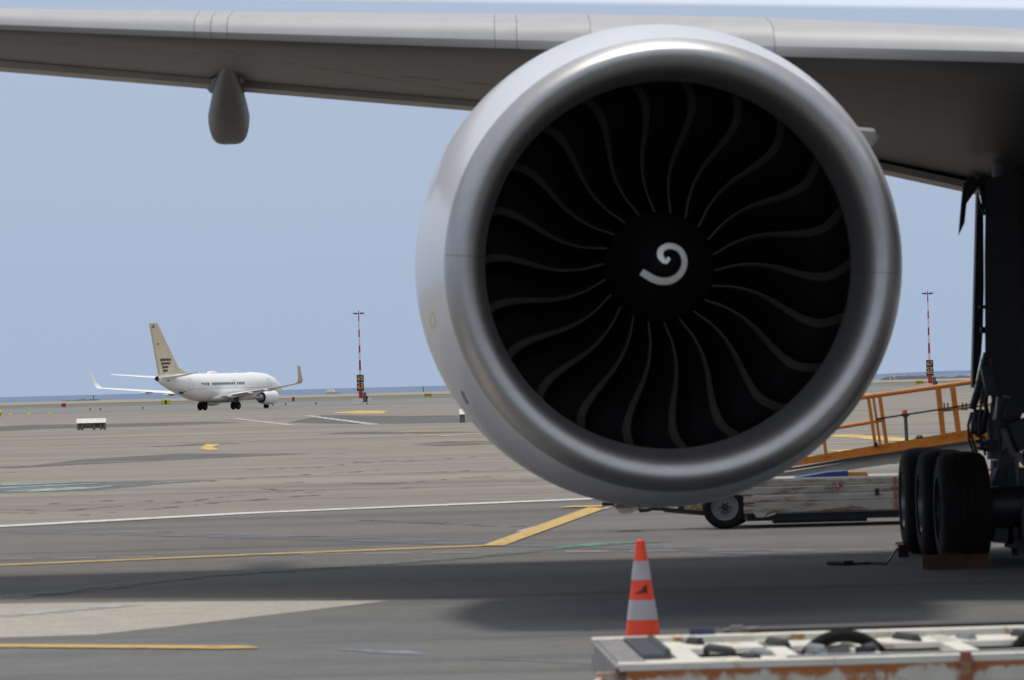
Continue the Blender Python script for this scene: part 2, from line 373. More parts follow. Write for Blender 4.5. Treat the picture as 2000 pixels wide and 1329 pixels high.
line('blue_line', [(60, 1040), (500, 1049), (950, 1063), (1300, 1072), (1650, 1088)], .9, blue_faint, .013)
line('blue_line', [(0, 1206), (250, 1184)], .35, worn_paint('pale_blue_paint', (.36, .38, .38), .45, 2, under=(.3, .27, .24)), .013)
line('blue_line', [(660, 1272), (760, 1276), (835, 1282)], .3, worn_paint('blue_mark_paint', (.16, .20, .27), .42, 3), .013, True)
line('blue_line', [(940, 1290), (1160, 1300)], .3, bpy.data.materials['blue_mark_paint'], .013, True)
line('thin_line', [(1015, 1040), (1215, 985)], .1, pink_line, .013)
# tar patches and markings out on the apron
paint('teal_patch', [(-300, 966), (-100, 952), (60, 943), (430, 938.5), (330, 945), (190, 958), (0, 964)], teal_dark, .006)
for q in [[(-100, 951), (20, 949), (160, 943), (60, 944.5)], [(-100, 958), (10, 955), (240, 943), (110, 948)], [(0, 961), (60, 957), (170, 952), (150, 955.5), (60, 962)], [(60, 962), (100, 959), (240, 947), (190, 955)], [(290, 944), (330, 942), (385, 940.5), (330, 943.5)]]:
    paint('teal_marking', q, teal_line, .012)
paint('tar_patch', [(-100, 915), (60, 910), (150, 899), (350, 886), (610, 886.5), (480, 893), (330, 900), (160, 908), (30, 915)], tar_mat, .006)
paint('tar_patch', [(560, 826), (630, 811), (800, 813), (960, 810), (1100, 808), (1100, 822), (850, 827), (700, 829)], tar_mat, .006)
paint('tar_patch', [(-100, 839), (60, 830), (180, 829), (400, 824), (480, 826), (300, 833), (100, 838), (0, 843)], tar_mat, .006)
paint('tar_patch', [(300, 873), (390, 866.5), (470, 866), (430, 868.5), (360, 872)], tar_mat, .006)
paint('tar_patch', [(620, 848), (690, 844), (860, 843), (950, 845), (800, 848.5)], tar_mat, .006)
paint('tar_patch', [(800, 869), (880, 862), (980, 862), (960, 868), (860, 872)], tar_mat, .006)
paint('yellow_arrow', [(390, 877), (402, 868.5), (432, 868), (415, 874), (428, 879), (405, 880)], yel_far, .012)
for q, wd in [([(450, 865), (512, 860.5)], 1.6), ([(680, 847), (790, 843), (900, 843)], 1.4), ([(760, 846), (860, 844.5)], 1.8), ([(790, 848), (880, 852)], 1.6), ([(860, 852), (940, 854)], 1.6), ([(840, 868), (960, 865)], 3.2), ([(870, 862), (920, 863)], 1.6), ([(880, 840), (960, 839)], 1.6), ([(430, 839), (560, 837.5)], 1.4), ([(650, 822), (700, 834)], 0)]:
    if wd: line('yellow_marking', q, wd, yel_far, .012, True)
for q in [[(645, 806.5), (700, 802.5), (755, 803), (748, 808), (690, 808.5)], [(1610, 882), (1700, 876), (1660, 884)]]:
    paint('yellow_hatching', q, yel_far, .012)
line('yellow_marking', [(1630, 850), (1700, 855), (1765, 861), (1830, 862)], 1.2, yel_far, .012)
line('yellow_marking', [(1560, 850), (1640, 853), (1700, 854)], 1.0, yel_far, .012)
line('yellow_marking', [(1725, 904), (1760, 906)], .8, yel_far, .012)
line('yellow_marking', [(1590, 893), (1650, 888)], .8, yel_far, .012)
line('white_marking', [(1590, 873), (1640, 872)], .7, white_line, .012)
line('yellow_marking', [(1640, 771), (1740, 770)], 5, yel_far, .012)
line('yellow_marking', [(1870, 769.5), (1960, 767)], 5, yel_far, .012)
def dashes(p, q, n, wid, m):
    for i in range(n):
        a = i/n; b = (i+.62)/n
        line('white_dash', [(p[0]+(q[0]-p[0])*a, p[1]+(q[1]-p[1])*a), (p[0]+(q[0]-p[0])*b, p[1]+(q[1]-p[1])*b)], wid, m, .012)
dashes((602, 812.5), (735, 830), 11, .75, white_line)
dashes((462, 818), (572, 831), 9, .6, white_line)
dashes((600, 831), (960, 827), 12, .8, pink_line)
for q, wd in [([(480, 801), (590, 800)], 3), ([(840, 800), (868, 799)], 3), ([(815, 811), (900, 812)], 1.5), ([(200, 846), (330, 846)], 1.0), ([(80, 813), (150, 812)], 2)]:
    line('white_marking', q, wd, pink_line, .012, True)
# joints and tar lines
crack_m = worn_paint('tar_joint', (.07, .065, .058), .48, 3.0, soft=.1)
def crack(pix, wid=.35):
    pts = []
    for (x0, y0), (x1, y1) in zip(pix[:-1], pix[1:]):
        n = max(2, int(abs(x1-x0)/9))
        for k in range(n):
            t = k/n; pts.append((x0+(x1-x0)*t+random.uniform(-2, 2), y0+(y1-y0)*t+random.uniform(-.7, .7)))
    mb = MB()
    for i in range(len(pts)-1):
        if random.random() < .5: continue
        a, b = gp(*pts[i]), gp(*pts[i+1]); t = (b-a).normalized(); q = Vector((-t.y, t.x, 0))*wid*random.uniform(.25, 1)/2; l = Vector((0, 0, .009))
        mb.add([a+q+l, a-q+l, b-q*.5+l, b+q*.5+l], [(0, 1, 2, 3)])
    if mb.f: tag(build('tar_joint', mb, crack_m), kind='structure')
for pth in [[(60, 1020), (150, 1008), (300, 995), (420, 983), (560, 972), (640, 966)], [(0, 996), (130, 998), (250, 988), (330, 985)], [(100, 985), (230, 978), (300, 980), (390, 982)], [(330, 985), (450, 970), (520, 962), (650, 961)], [(400, 942), (480, 935), (560, 930), (640, 926), (760, 918)], [(500, 955), (560, 958), (640, 959)], [(480, 918), (620, 914), (700, 905), (900, 898)], [(540, 944), (620, 943), (760, 946), (900, 935), (1000, 928)], [(250, 872), (330, 873)], [(0, 915), (120, 908)], [(0, 925), (60, 922)], [(700, 903), (860, 897), (1000, 890)], [(760, 930), (870, 922), (1000, 915)], [(0, 1002), (90, 1004)], [(600, 1012), (800, 1022), (1000, 1030), (1100, 1026)], [(820, 1022), (950, 1024)], [(300, 1040), (450, 1046), (700, 1050)]]:
    crack(pth)

# ------------------------------------------------------------------ far shore: hills, breakwater
def ridge(name, x0, x1, Y, base, hts, m, depth, kind='structure', label=None, cat=None):
    n = len(hts)-1; mb = MB(); rings = []
    for i, h in enumerate(hts):
        x = x0+(x1-x0)*i/n
        rings.append([(x, Y, base), (x, Y+depth*.3, base+h*.75), (x, Y+depth*.5, base+h), (x, Y+depth*.75, base+h*.8), (x, Y+depth, base)])
    mb.loft(rings, True, 0, True); o = build(name, mb, m, smooth=True, angle=60)
    if kind: tag(o, kind=kind)
    if label: tag(o, label, cat)
    return o
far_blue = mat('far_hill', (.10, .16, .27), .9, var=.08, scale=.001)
hw = 12000/8360
p0 = at(1690, 731.5, 12000)
ridge('distant_hills', p0.x, p0.x+600*hw, 12000, -4, [1, 5, 7, 8, 9, 10, 9.5, 11, 12, 11, 13, 14, 13, 12, 12, 9, 4], far_blue, 600)
rock = mat('rock_mole', (.07, .07, .075), .9, var=.35, scale=.35, bump=.4, bscale=1)
p1 = at(1722, 740, 1760)
k = 1760/8360
hh = [.15]+[.8+.9*math.sin(math.pi*min(1, i/16))**.6+random.uniform(-.18, .18) for i in range(1, 22)]+[1.3, 1.2, 1.1, 1.0]
ridge('breakwater', p1.x, p1.x+175*k, 1760, gz(1760), [h*.95 for h in hh], rock, 14)
rb = mat('rock_tan', (.24, .21, .17), .9, var=.3, scale=.3)
p2 = at(1880, 740, 1790); ridge('rock_bank', p2.x, p2.x+140*k, 1790, gz(1790), [.3, 1.6, 1.8, 1.6, 1.9, 2.1, 1.8, 2, 1.7, 1.0], rb, 14)
# low scrub at the shore, left
scrub = mat('scrub', (.07, .085, .045), .9, var=.3, scale=.5)
p3 = at(118, 785, 1850); kk = 1850/8360
ridge('shore_scrub', p3.x, p3.x+76*kk, 1850, gz(1850)+.03, [.1, .3, .5, .45, .2, .25, .6, .5, .9, .7, .3, .5, .7, .5, .65, .2], scrub, 6, kind=None, label='dark low scrub on the shore at far left of the white airliner', cat='bushes')
# poles on the shore
def pole(px, py0, py1, Y, r, label, m=block_dark):
    a = at(px, py0, Y); b = at(px, py1, Y); b.x = a.x; mb = MB(); mb.tube([a, b], [r, r*.8], 8)
    mb.box(b+Vector((0, 0, .1)), (r*2.6, r*2.6, .3))
    tag(build('pole', mb, m, smooth=True, loc=a), label, 'pole')
pole(183, 785, 774, 1850, .22, 'dark stubby pole on the shore behind the left wing tip of the white airliner')
pole(159, 784, 777, 1850, .12, 'thin white pole on the shore left of the dark one', mast_white)
pole(827, 767.5, 757, 1800, .2, 'thin dark pole on the shore above the yellow sign, left of the engine')

# ------------------------------------------------------------------ big airliner (engine, wing, main gear, fuselage)
C0 = at(1317, 517, 34.5); C1 = at(1285, 519, 36.3)
def cen(Y):
    t = (Y-34.5)/1.8
    if t <= 1: return C0+(C1-C0)*t
    d = (C1-C0)/1.8; return C1+Vector((d.x*.3, 1, d.z*.3))*(Y-36.3)
airliner = thing('airliner', 'wide body jet airliner with its huge engine, wing and main gear filling the view', 'airliner', (10.6, 43, 0))
def ring_loft(prof, n=128, a0=0, a1=2*math.pi):
    full = abs(a1-a0-2*math.pi) < 1e-6; m = n if full else n+1; rings = []
    for (Y, r) in prof:
        c = cen(Y); rings.append([(c.x+r*math.cos(a0+(a1-a0)*k/n), Y, c.z+r*math.sin(a0+(a1-a0)*k/n)) for k in range(m)])
    return rings, full
NY = 34.4
cowl_prof = [(NY+.435, 1.848), (NY+.55, 1.872), (NY+.8, 1.922), (NY+1.15, 1.975), (NY+1.55, 2.022), (NY+2.0, 2.056), (NY+2.5, 2.068), (NY+3.1, 2.05), (NY+3.8, 1.97), (NY+4.6, 1.83), (NY+5.3, 1.66), (NY+5.3, 1.62), (NY+4.4, 1.68), (NY+3.2, 1.66)]
mb = MB(); r, f = ring_loft(cowl_prof); mb.loft(r, False, 0, f)
engine = build('engine', mb, cowl_paint, airliner, smooth=True, angle=50)
tag(engine, 'huge white jet engine seen from the front with a bare metal intake lip')
# intake lip: two metal halves with a joint at each side
lipprof = [(NY+y_, r_) for y_, r_ in [(.9,1.514),(.65,1.514),(.42,1.517),(.265,1.53),(.18,1.55),(.113,1.575),(.068,1.60),(.032,1.63),(.0077,1.665),(0,1.70),(.0087,1.73),(.03,1.755),(.066,1.78),(.11,1.80),(.174,1.82),(.248,1.835),(.33,1.843),(.43,1.848)]]
# refine the profile with a spline so the highlight runs smoothly
def refine(pr, k=4):
    out = []
    P = [pr[0]]+pr+[pr[-1]]
    for i in range(1, len(P)-2):
        for j in range(k):
            t = j/k; a = []
            for d in (0, 1):
                p0_, p1_, p2_, p3_ = P[i-1][d], P[i][d], P[i+1][d], P[i+2][d]
                a.append(.5*((2*p1_)+(-p0_+p2_)*t+(2*p0_-5*p1_+4*p2_-p3_)*t*t+(-p0_+3*p1_-3*p2_+p3_)*t*t*t))
            out.append(tuple(a))
    out.append(pr[-1]); return out
lipf = refine(lipprof, 3)
tilt = math.atan2(-(545-490), (1725-905)); g = .0010
for a0 in (tilt, tilt+math.pi):
    r, f = ring_loft(lipf, 150, a0+g, a0+math.pi-g); mb = MB(); mb.loft(r, False, 0, f)
    build('lip_segment', mb, lip_metal, engine, smooth=True, angle=70)
r, f = ring_loft([(y+.012, rr+(.012 if i < len(lipf)*.45 else -.012)) for i, (y, rr) in enumerate(lipf)], 96); mb = MB(); mb.loft(r, False, 0, f)
build('lip_backing', mb, black, engine, smooth=True, angle=70)
r, f = ring_loft([(NY+.85, 1.512), (NY+.97, 1.53), (NY+1.2, 1.58), (NY+1.45, 1.61), (NY+2.6, 1.62)], 96); mb = MB(); mb.loft(r, False, 0, f)
build('intake_liner', mb, liner, engine, smooth=True, angle=70)
HC = at(1288, 522, 35.9)
# back wall behind the fan
mb = MB(); mb.lathe([(0, .3), (0, 1.61)], 64, 'Y', (HC.x, 36.75, HC.z)); build('fan_backing', mb, black, engine)
# spinner
RH = .462
def spy(r): return 35.16+.78*(min(r, RH)/RH)**1.45
mb = MB(); mb.lathe([(spy(RH*i/24), max(.0005, RH*i/24)) for i in range(25)]+[(36.3, RH*1.02)], 64, 'Y', (HC.x, 0, HC.z))
spinner = build('spinner', mb, spinner_black, engine, smooth=True, angle=60)
sp = [(760, 618, 20), (748, 632, 32), (728, 628, 38), (708, 604, 44), (700, 575, 46), (708, 545, 46), (732, 524, 46), (768, 513, 46), (808, 517, 46), (843, 535, 46), (869, 566, 46), (882, 603, 46), (883, 645, 46), (871, 686, 47), (846, 724, 48), (808, 755, 50), (762, 771, 51), (715, 773, 52), (668, 763, 52), (625, 742, 51), (590, 718, 50), (562, 699, 47)]
sp2 = refine([(a, b) for a, b, _ in sp], 4); vs = []
for i, (a, b) in enumerate(sp2):
    wv = sp[min(len(sp)-1, i//4)][2]; na = sp2[min(i+1, len(sp2)-1)]; pa = sp2[max(i-1, 0)]
    t = Vector((na[0]-pa[0], na[1]-pa[1])).normalized(); q = Vector((-t.y, t.x))*wv/2
    for sgn in (-1, -.33, .33, 1):
        X = (1100+(a+q.x*sgn)/3.797)-1288; Z = 522-(350+(b+q.y*sgn)/3.797); X /= 236; Z /= 236
        rr = math.hypot(X, Z); vs.append((HC.x+X, spy(rr)-.004, HC.z+Z))
mb = MB(); mb.add(vs, [(4*i+j, 4*i+j+1, 4*i+j+5, 4*i+j+4) for i in range(len(sp2)-1) for j in range(3)])
mb.add([(HC.x+(1299.5+4.2*math.cos(k*.5236)-1288)/236, spy(math.hypot(11.5, 10.5)/236)-.0055, HC.z+(522-511.5+4.2*math.sin(k*.5236))/236) for k in range(12)], [tuple(range(12))])
build('spiral_mark', mb, spiral_white, engine)
# 22 fan blades, one mesh turned about the axis
LE = [(108, 0), (130, -3.2), (150, -5.2), (180, -5.9), (205, -5.4), (228, -4.5), (250, -3.3), (270, -2.4), (290, -1.8), (310, -1.7), (330, -2.2), (350, -4), (372, -6.5)]
LEr = refine(LE, 3); rows = []; NB = 22
def bladept(rpx, deg, s):            # s 0 at the leading edge .. 1 at the trailing edge
    rad = rpx/232.5; t = (rpx-108)/264
    stag = math.radians(18+44*t**.85); chord = .50+.12*t
    swp = -.08+.16*math.sin(math.pi*min(1, t*1.05))+.02
    arc = chord*s*math.sin(stag); ax = chord*s*math.cos(stag)+.10*math.sin(math.pi*s)*(-1 if s else 0)*.3
    # camber
    arc += -.045*math.sin(math.pi*s)
    ang = math.radians(deg)+arc/max(rad, .3)
    return rad, ang, 35.92+swp*.4+ax
ss = [0, .04, .08, .20, .35, .55, .8, 1]
th = lambda s: .012+.028*math.sin(math.pi*min(1, s*.9+.08))
vs = []; nS = len(ss)
for side in (0, 1):
    for (rpx, deg) in LEr:
        for s in ss:
            if 0 < s < .12: s *= .8+1.7*(rpx-108)/264
            rad, ang, y = bladept(rpx, deg, s)
            if side:
                sg_ = math.radians(18+44*((rpx-108)/264)**.85); ang -= math.cos(sg_)*th(s)*.8/max(rad, .3); y += math.sin(sg_)*th(s)*.8
            a = -math.pi/2-ang          # measured clockwise from straight down, as seen from the front
            vs.append((rad*math.cos(a), y-35.9, rad*math.sin(a)))
nR = len(LEr); fs = []; fm = []
for side in (0, 1):
    o_ = side*nR*nS
    for i in range(nR-1):
        for j in range(nS-1):
            fs.append((o_+i*nS+j, o_+i*nS+j+1, o_+(i+1)*nS+j+1, o_+(i+1)*nS+j)); fm.append(1 if j < 2 else 0)
K = nR*nS
for i in range(nR-1):
    fs.append((i*nS, (i+1)*nS, K+(i+1)*nS, K+i*nS)); fm.append(1)
mb = MB(); mb.v = vs; mb.f = fs; mb.m = fm
b0 = None
for k in range(NB):
    if b0 is None:
        b0 = build('fan_blade', mb, [blade_black, blade_edge], engine, smooth=True, angle=60, world=False)
        bl = b0
    else:
        bl = b0.copy(); C.objects.link(bl); bl.parent = engine
    bl.location = Vector((HC.x, 35.9, HC.z))-origin(engine)
    bl.rotation_euler = (0, math.radians(2.6-18.9)*0+math.radians(-2.6+360/NB*k), 0)
# nacelle strake on the inboard side, drain fairing below, pylon, exhaust core
pA = at(1680, 262, 36.9); mb = MB()
mb.add([at(1672, 248, 36.5), at(1706, 251, 37.3), at(1713, 262, 37.6), at(1700, 279, 37.6), at(1672, 285, 36.9)]+[v+Vector((.02, .01, -.03)) for v in [at(1672, 248, 36.5), at(1706, 251, 37.3), at(1713, 262, 37.6), at(1700, 279, 37.6), at(1672, 285, 36.9)]], [(0, 1, 2, 3, 4), (9, 8, 7, 6, 5)]+[(i, (i+1) % 5, 5+(i+1) % 5, 5+i) for i in range(5)])
build('strake', mb, white_paint, engine)
c = cen(39.6); mb = MB(); mb.lathe([(38.6, 1.2), (39.6, 1.08), (40.6, .9), (41.4, .74), (41.4, .6), (42.0, .35), (42.5, .05)], 48, 'Y', (c.x, 0, c.z))
build('exhaust_core', mb, steel, engine, smooth=True)
mb = MB(); c = cen(37.5)
mb.loft([[(c.x-w_, y, z0), (c.x+w_, y, z0), (c.x+w_*.8, y, z1), (c.x-w_*.8, y, z1)] for (y, w_, z0, z1) in [(37.0, .05, c.z+1.9, c.z+2.0), (37.8, .18, c.z+1.85, c.z+2.12), (39.3, .25, c.z+1.4, c.z+2.25), (41, .25, c.z+1.0, c.z+2.3), (43.5, .2, c.z+1.3, c.z+2.2)]])
build('pylon', mb, cowl_paint, airliner, smooth=True)

# wing: stations run from the tip (left, far) to the root (right)
def station(X):
    """leading edge Y/z, skyline z, trailing edge Y/z at span position X (metres right of the lens axis)"""
    yl = 39.6-.60*X if X < 5 else 39.6-.60*5-.72*(X-5)
    zl = 5.13-.098*X+(.0016*X*X if X < 0 else 0)
    # trailing edge: unswept inboard, swept beyond the kink
    yt = 48.0 if X > -7 else 48.0-.42*(X+7)
    zt = 5.02-.11*X-(.0 if X < 1 else .077*(X-1)**1.25)
    if X < -7: zt = max(zt, zt)
    return yl, zl, yt, zt
def airfoil(X):
    yl, zl, yt, zt = station(X); ch = yt-yl; th_ = .075*ch*(1 if X > -10 else max(.45, 1+(X+10)*.04))
    th_ = max(.18, min(th_, .72))
    lr = .19+.03*max(0, (X+6)/12)
    if X < -8: lr *= max(.35, 1+(X+8)*.045)
    up = [(0, 0.02), (.005, .12), (.018, .23), (.04, .33), (.08, .43), (.14, .56), (.25, .72), (.4, .80), (.6, .62), (.8, .34), (1, .0)]
    pts = []
    for u, v in up: pts.append((X, yl+ch*u, zl+(zt-zl)*u+lr*.0+th_*v*1.0+.0))
    lo = [(.97, -.035), (.85, -.05), (.7, -.08), (.5, -.17), (.3, -.22), (.15, -.215), (.07, -.19), (.03, -.15), (.012, -.09), (.003, -.03)]
    for u, v in lo: pts.append((X, yl+ch*u, zl+(zt-zl)*u+th_*v))
    return pts
XS = [-20.5, -19, -17, -15, -13, -11, -9, -8, -7, -6, -5, -4, -3, -2, -1, 0, 1, 2, 3, 4, 5, 6, 7, 8.2]
sidx = 4     # the first points of the airfoil are covered by the slats
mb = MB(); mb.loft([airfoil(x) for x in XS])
wing = build('wing', mb, under_shaded, airliner, smooth=True, angle=40)
def slat_ring(X):
    p = airfoil(X); n = len(p)
    nose = [p[5], p[4], p[3], p[2], p[1], p[0], p[n-1], p[n-2]]
    cx = sum(q[1] for q in nose)/8; cz = sum(q[2] for q in nose)/8
    out = [(X, q[1]+(-.03 if q[1] < cx else 0), q[2]+(.012 if q[2] > cz else -.012)) for q in nose]
    inn = [(X, q[1]*.93+cx*.07+.05, q[2]*.93+cz*.07) for q in reversed(nose)]
    return out+inn
def Xat(px):                       # where the sight line through this column meets the leading edge
    X = 0
    for _ in range(20): X = (px-1000)/F*(39.6-.6*X)-.0
    return X+.09
bounds = [-20.4, -15.5, -10.5]+[Xat(px) for px in (378, 410, 442, 963, 1006, 1150, 1508)]+[6.6]
for a, b in zip(bounds[:-1], bounds[1:]):
    n = max(1, int((b-a)/1.0)); mb = MB(); mb.loft([slat_ring(a+.0025+(b-a-.005)*i/n) for i in range(n+1)])
    build('slat', mb, slat_paint, wing, smooth=True, angle=40)
# flap strips along the trailing edge
def flap_ring(X):
    yl, zl, yt, zt = station(X); ch = yt-yl
    return [(X, yt-1.3, zt+.0), (X, yt-.5, zt+.05), (X, yt+.03, zt+.012), (X, yt+.03, zt-.03), (X, yt-.5, zt-.075), (X, yt-1.3, zt-.075)]
for a, b in [(-16, -9.1), (-9.094, -2.6), (-2.594, 1.6), (1.606, 5.3)]:
    n = max(2, int(b-a)); mb = MB(); mb.loft([flap_ring(a+(b-a)*i/n) for i in range(n+1)])
    build('flap', mb, flap_groundlit, wing, smooth=True, angle=40)
# flap track fairing hanging below the trailing edge
fc = at(447, 230, 47.5)
zt0 = station(fc.x)[3]
def fair_ring(y, hw_, zb, ztp, n=20):
    out = []
    for k in range(n):
        a = math.pi+math.pi*k/(n-1); ca, sa = math.cos(a), math.sin(a)
        d_ = abs(sa)**.52; out.append((fc.x*y/47.5+hw_*math.copysign(abs(ca)**.5, ca)*(.6+.4*min(1, d_*1.7)), y, ztp+(zb-ztp)*d_))
    return out
zb = at(447, 281, 47.5).z
mb = MB(); mb.loft([fair_ring(44.2, .03, zt0-.05, zt0+.12), fair_ring(44.8, .08, zt0-.12, zt0+.12), fair_ring(45.6, .14, zt0-.28, zt0+.1), fair_ring(46.5, .19, zt0-.47, zt0+.05), fair_ring(47.5, .243, zb+.02, zt0+.02), fair_ring(48.2, .24, zb+.03, zt0+.0), fair_ring(49.4, .16, zb+.12, zt0-.05), fair_ring(50.2, .02, zb+.3, zb+.36)])
build('flap_track_fairing', mb, mat('fairing_paint', (.085, .083, .08), .45, var=.12, scale=4), wing, smooth=True, angle=50)
mb = MB(); mb.loft([[(fc.x*y/47.5+r_*math.cos(2*math.pi*k/24), y, zt0-.03+.075*r_/.245*math.sin(2*math.pi*k/24)) for k in range(24)] for y, r_ in [(45.6, .02), (46.2, .16), (46.9, .23), (47.5, .245), (48.02, .22)]])
build('fairing_collar', mb, under_shaded, wing, smooth=True)
# apron line reflections painted under the wing; a panel joint and cowling marks
from mathutils.bvhtree import BVHTree
def skin(obj):
    off = origin(obj); return BVHTree.FromPolygons([v.co+off for v in obj.data.vertices], [tuple(p.vertices) for p in obj.data.polygons])
def ribbon(tree, pix, wpx, name, m, parent, lift=.0015):
    P_ = refine(pix, 6); vs = []; n = len(P_)
    for i, (x, y) in enumerate(P_):
        a_, b_ = P_[max(i-1, 0)], P_[min(i+1, n-1)]; t_ = Vector((b_[0]-a_[0], b_[1]-a_[1])); t_.normalize(); q_ = Vector((-t_.y, t_.x))*wpx/2*(.25 if i in (0, n-1) else 1)
        for sg in (1, -1):
            d_ = ray(x+q_.x*sg, y+q_.y*sg).normalized(); h_ = tree.ray_cast(Vector((0, 0, H)), d_)[0]
            if h_ is None: return
            vs.append(h_-d_*lift)
    mb = MB(); mb.add(vs, [(2*i, 2*i+1, 2*i+3, 2*i+2) for i in range(n-1)]); build(name, mb, m, parent)
wt = skin(wing); et = skin(engine)
wl_y = worn_paint('yellow_reflection', (.42, .31, .12), .42, 3, soft=.12); wl_p = worn_paint('pink_reflection', (.27, .22, .18), .46, 3, soft=.12)
ribbon(wt, [(420, 97), (560, 122), (700, 146), (830, 166), (925, 180)], 2.2, 'reflection_line', wl_y, wing)
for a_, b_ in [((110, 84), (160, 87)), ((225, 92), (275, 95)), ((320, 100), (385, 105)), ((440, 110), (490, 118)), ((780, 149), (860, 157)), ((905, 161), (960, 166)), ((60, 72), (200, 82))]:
    ribbon(wt, [a_, ((a_[0]+b_[0])/2, (a_[1]+b_[1])/2), b_], 2.4, 'reflection_line', wl_p, wing)
for a_, b_ in [((0, 118), (880, 196))]:
    ribbon(wt, [a_, (a_[0]*.66+b_[0]*.34, a_[1]*.66+b_[1]*.34), (a_[0]*.33+b_[0]*.67, a_[1]*.33+b_[1]*.67), b_], 1.0, 'panel_joint', worn_paint('joint_dark', (.10, .10, .095), .35, 3, soft=.1), wing)
ribbon(et, [(843, 608), (848, 618), (850, 632), (846, 642), (841, 634), (840, 622), (843, 611)], 2.2, 'yellow_mark', worn_paint('yellow_mark_paint', (.60, .56, .10), .42, 12), engine)
ribbon(et, [(901, 762), (907, 776), (914, 790)], 5, 'scuff', worn_paint('scuff_grey', (.14, .14, .15), .45, 9, soft=.12), engine)
# fuselage, off to the right of the view
def fus_ring(y, r, zc, n=48): return [(10.6+r*math.cos(2*math.pi*k/n), y, zc+r*math.sin(2*math.pi*k/n)) for k in range(n)]
mb = MB(); mb.loft([fus_ring(10, .1, 4.6), fus_ring(10.6, .9, 4.75), fus_ring(12, 1.8, 5.0), fus_ring(14.5, 2.65, 5.2), fus_ring(18, 3.05, 5.3), fus_ring(22, 3.1, 5.3), fus_ring(60, 3.1, 5.3), fus_ring(68, 2.6, 5.7), fus_ring(76, 1.6, 6.5), fus_ring(83, .5, 7.2)])
build('fuselage', mb, white_paint, airliner, smooth=True)

# ---- main landing gear
GY = 43.35
sx, sz = at(1985, 500, GY+1.6).x, 0
mb = MB()
cx = at(1952, 700, 44.6).x
mb.tube([(cx+.10, 44.8, .62), (cx+.10, 44.8, 1.15)], .10, 20)
mb.tube([(cx+.06, 44.8, 1.12), (cx+.06, 44.8, 1.62)], .15, 20)
mb.tube([(cx+.2, 44.8, 1.5), (cx+.2, 44.8, 4.6)], .2, 20)
gear = build('landing_gear', mb, gear_grey, airliner, smooth=True)
TR, TW = .575, .50
def tyre(o_c):
    cx_, cy_, cz_ = o_c; prof = [(-.5, .55), (-.5, .78), (-.46, .90), (-.38, .965), (-.25, .99), (-.17, .995), (-.165, .978), (-.15, .978), (-.145, .997), (-.02, 1), (-.01, .982), (.01, .982), (.02, 1), (.145, .997), (.15, .978), (.165, .978), (.17, .995), (.25, .99), (.38, .965), (.46, .90), (.5, .78), (.5, .55)]
    m = MB(); m.lathe([(a*TW, r*TR) for a, r in prof], 56, 'X', o_c); return m
def rim(o_c):
    m = MB(); m.lathe([(-.46*TW, .56*TR), (-.47*TW, .5*TR), (-.30*TW, .46*TR), (-.26*TW, .2*TR), (-.4*TW, .16*TR), (-.42*TW, .001), (.4*TW, .001), (.4*TW, .5*TR), (.46*TW, .56*TR)], 32, 'X', o_c)
    for k in range(9):
        a = 2*math.pi*k/9; m.tube([(o_c[0]-.33*TW, o_c[1]+.33*TR*math.cos(a), o_c[2]+.33*TR*math.sin(a)), (o_c[0]-.25*TW, o_c[1]+.33*TR*math.cos(a), o_c[2]+.33*TR*math.sin(a))], .03, 8)
    return m
tx = at(1880, 1000, GY).x
for col_, dxx in ((0, 0), (1, 1.42)):
    for r_ in range(3):
        oc = (tx+dxx-.048*r_, GY+1.46*r_, TR-.003)
        build('tyre', tyre(oc), rubber, gear, smooth=True, angle=40)
        build('wheel_rim', rim(oc), steel if r_ else gear_grey, gear, smooth=True)
        mbk = MB(); mbk.lathe([(-.34, .19), (-.30, .21), (.30 if col_ else .34, .21)], 28, 'X', (oc[0]+(.42 if not col_ else -.42), oc[1], oc[2]))
        mbk.lathe([(-.0, .12), (.3, .12)], 12, 'X', (oc[0]+(.1 if not col_ else -.4), oc[1], oc[2]))
        build('brake_pack', mbk, dark_metal, gear, smooth=True)
mb = MB(); mx_ = tx+.71
mb.tube([(mx_, GY-.25, .6), (mx_, GY+3.2, .6)], .14, 16)
for r_ in range(3): mb.tube([(tx, GY+1.46*r_, .58), (tx+1.42, GY+1.46*r_, .58)], .09, 14)
mb.box((mx_, GY-.15, .42), (.3, .3, .34)); mb.box((mx_-.12, GY+.2, .34), (.18, .5, .14))
build('bogie_beam', mb, dark_metal, gear, smooth=True)
# panels and doors hung round the strut
def plate(pix, Y, dy, m, name, parent, th_=.05, push=0):
    pts = [at(x, y, Y+dy*i_/max(1, len(pix)-1)) for i_, (x, y) in enumerate(pix)]
    n = len(pts); m_ = MB(); m_.add([tuple(p) for p in pts]+[(p.x+.008, p.y+th_, p.z) for p in pts], [tuple(range(n)), tuple(reversed(range(n, 2*n)))]+[(i, (i+1) % n, n+(i+1) % n, n+i) for i in range(n)])
    return build(name, m_, m, parent)
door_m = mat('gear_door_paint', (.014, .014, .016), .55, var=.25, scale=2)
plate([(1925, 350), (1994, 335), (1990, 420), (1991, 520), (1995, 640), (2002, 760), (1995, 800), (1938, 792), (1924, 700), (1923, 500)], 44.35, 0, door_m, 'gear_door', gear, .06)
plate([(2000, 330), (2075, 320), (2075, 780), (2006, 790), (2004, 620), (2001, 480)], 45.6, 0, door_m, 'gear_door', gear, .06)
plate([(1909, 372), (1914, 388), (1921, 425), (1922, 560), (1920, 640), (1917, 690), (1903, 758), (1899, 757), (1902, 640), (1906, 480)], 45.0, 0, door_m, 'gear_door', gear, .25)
plate([(1882, 356), (1913, 362), (1888, 398), (1884, 436), (1873, 459), (1876, 420)], 44.7, 0, door_m, 'gear_door', gear, .15)
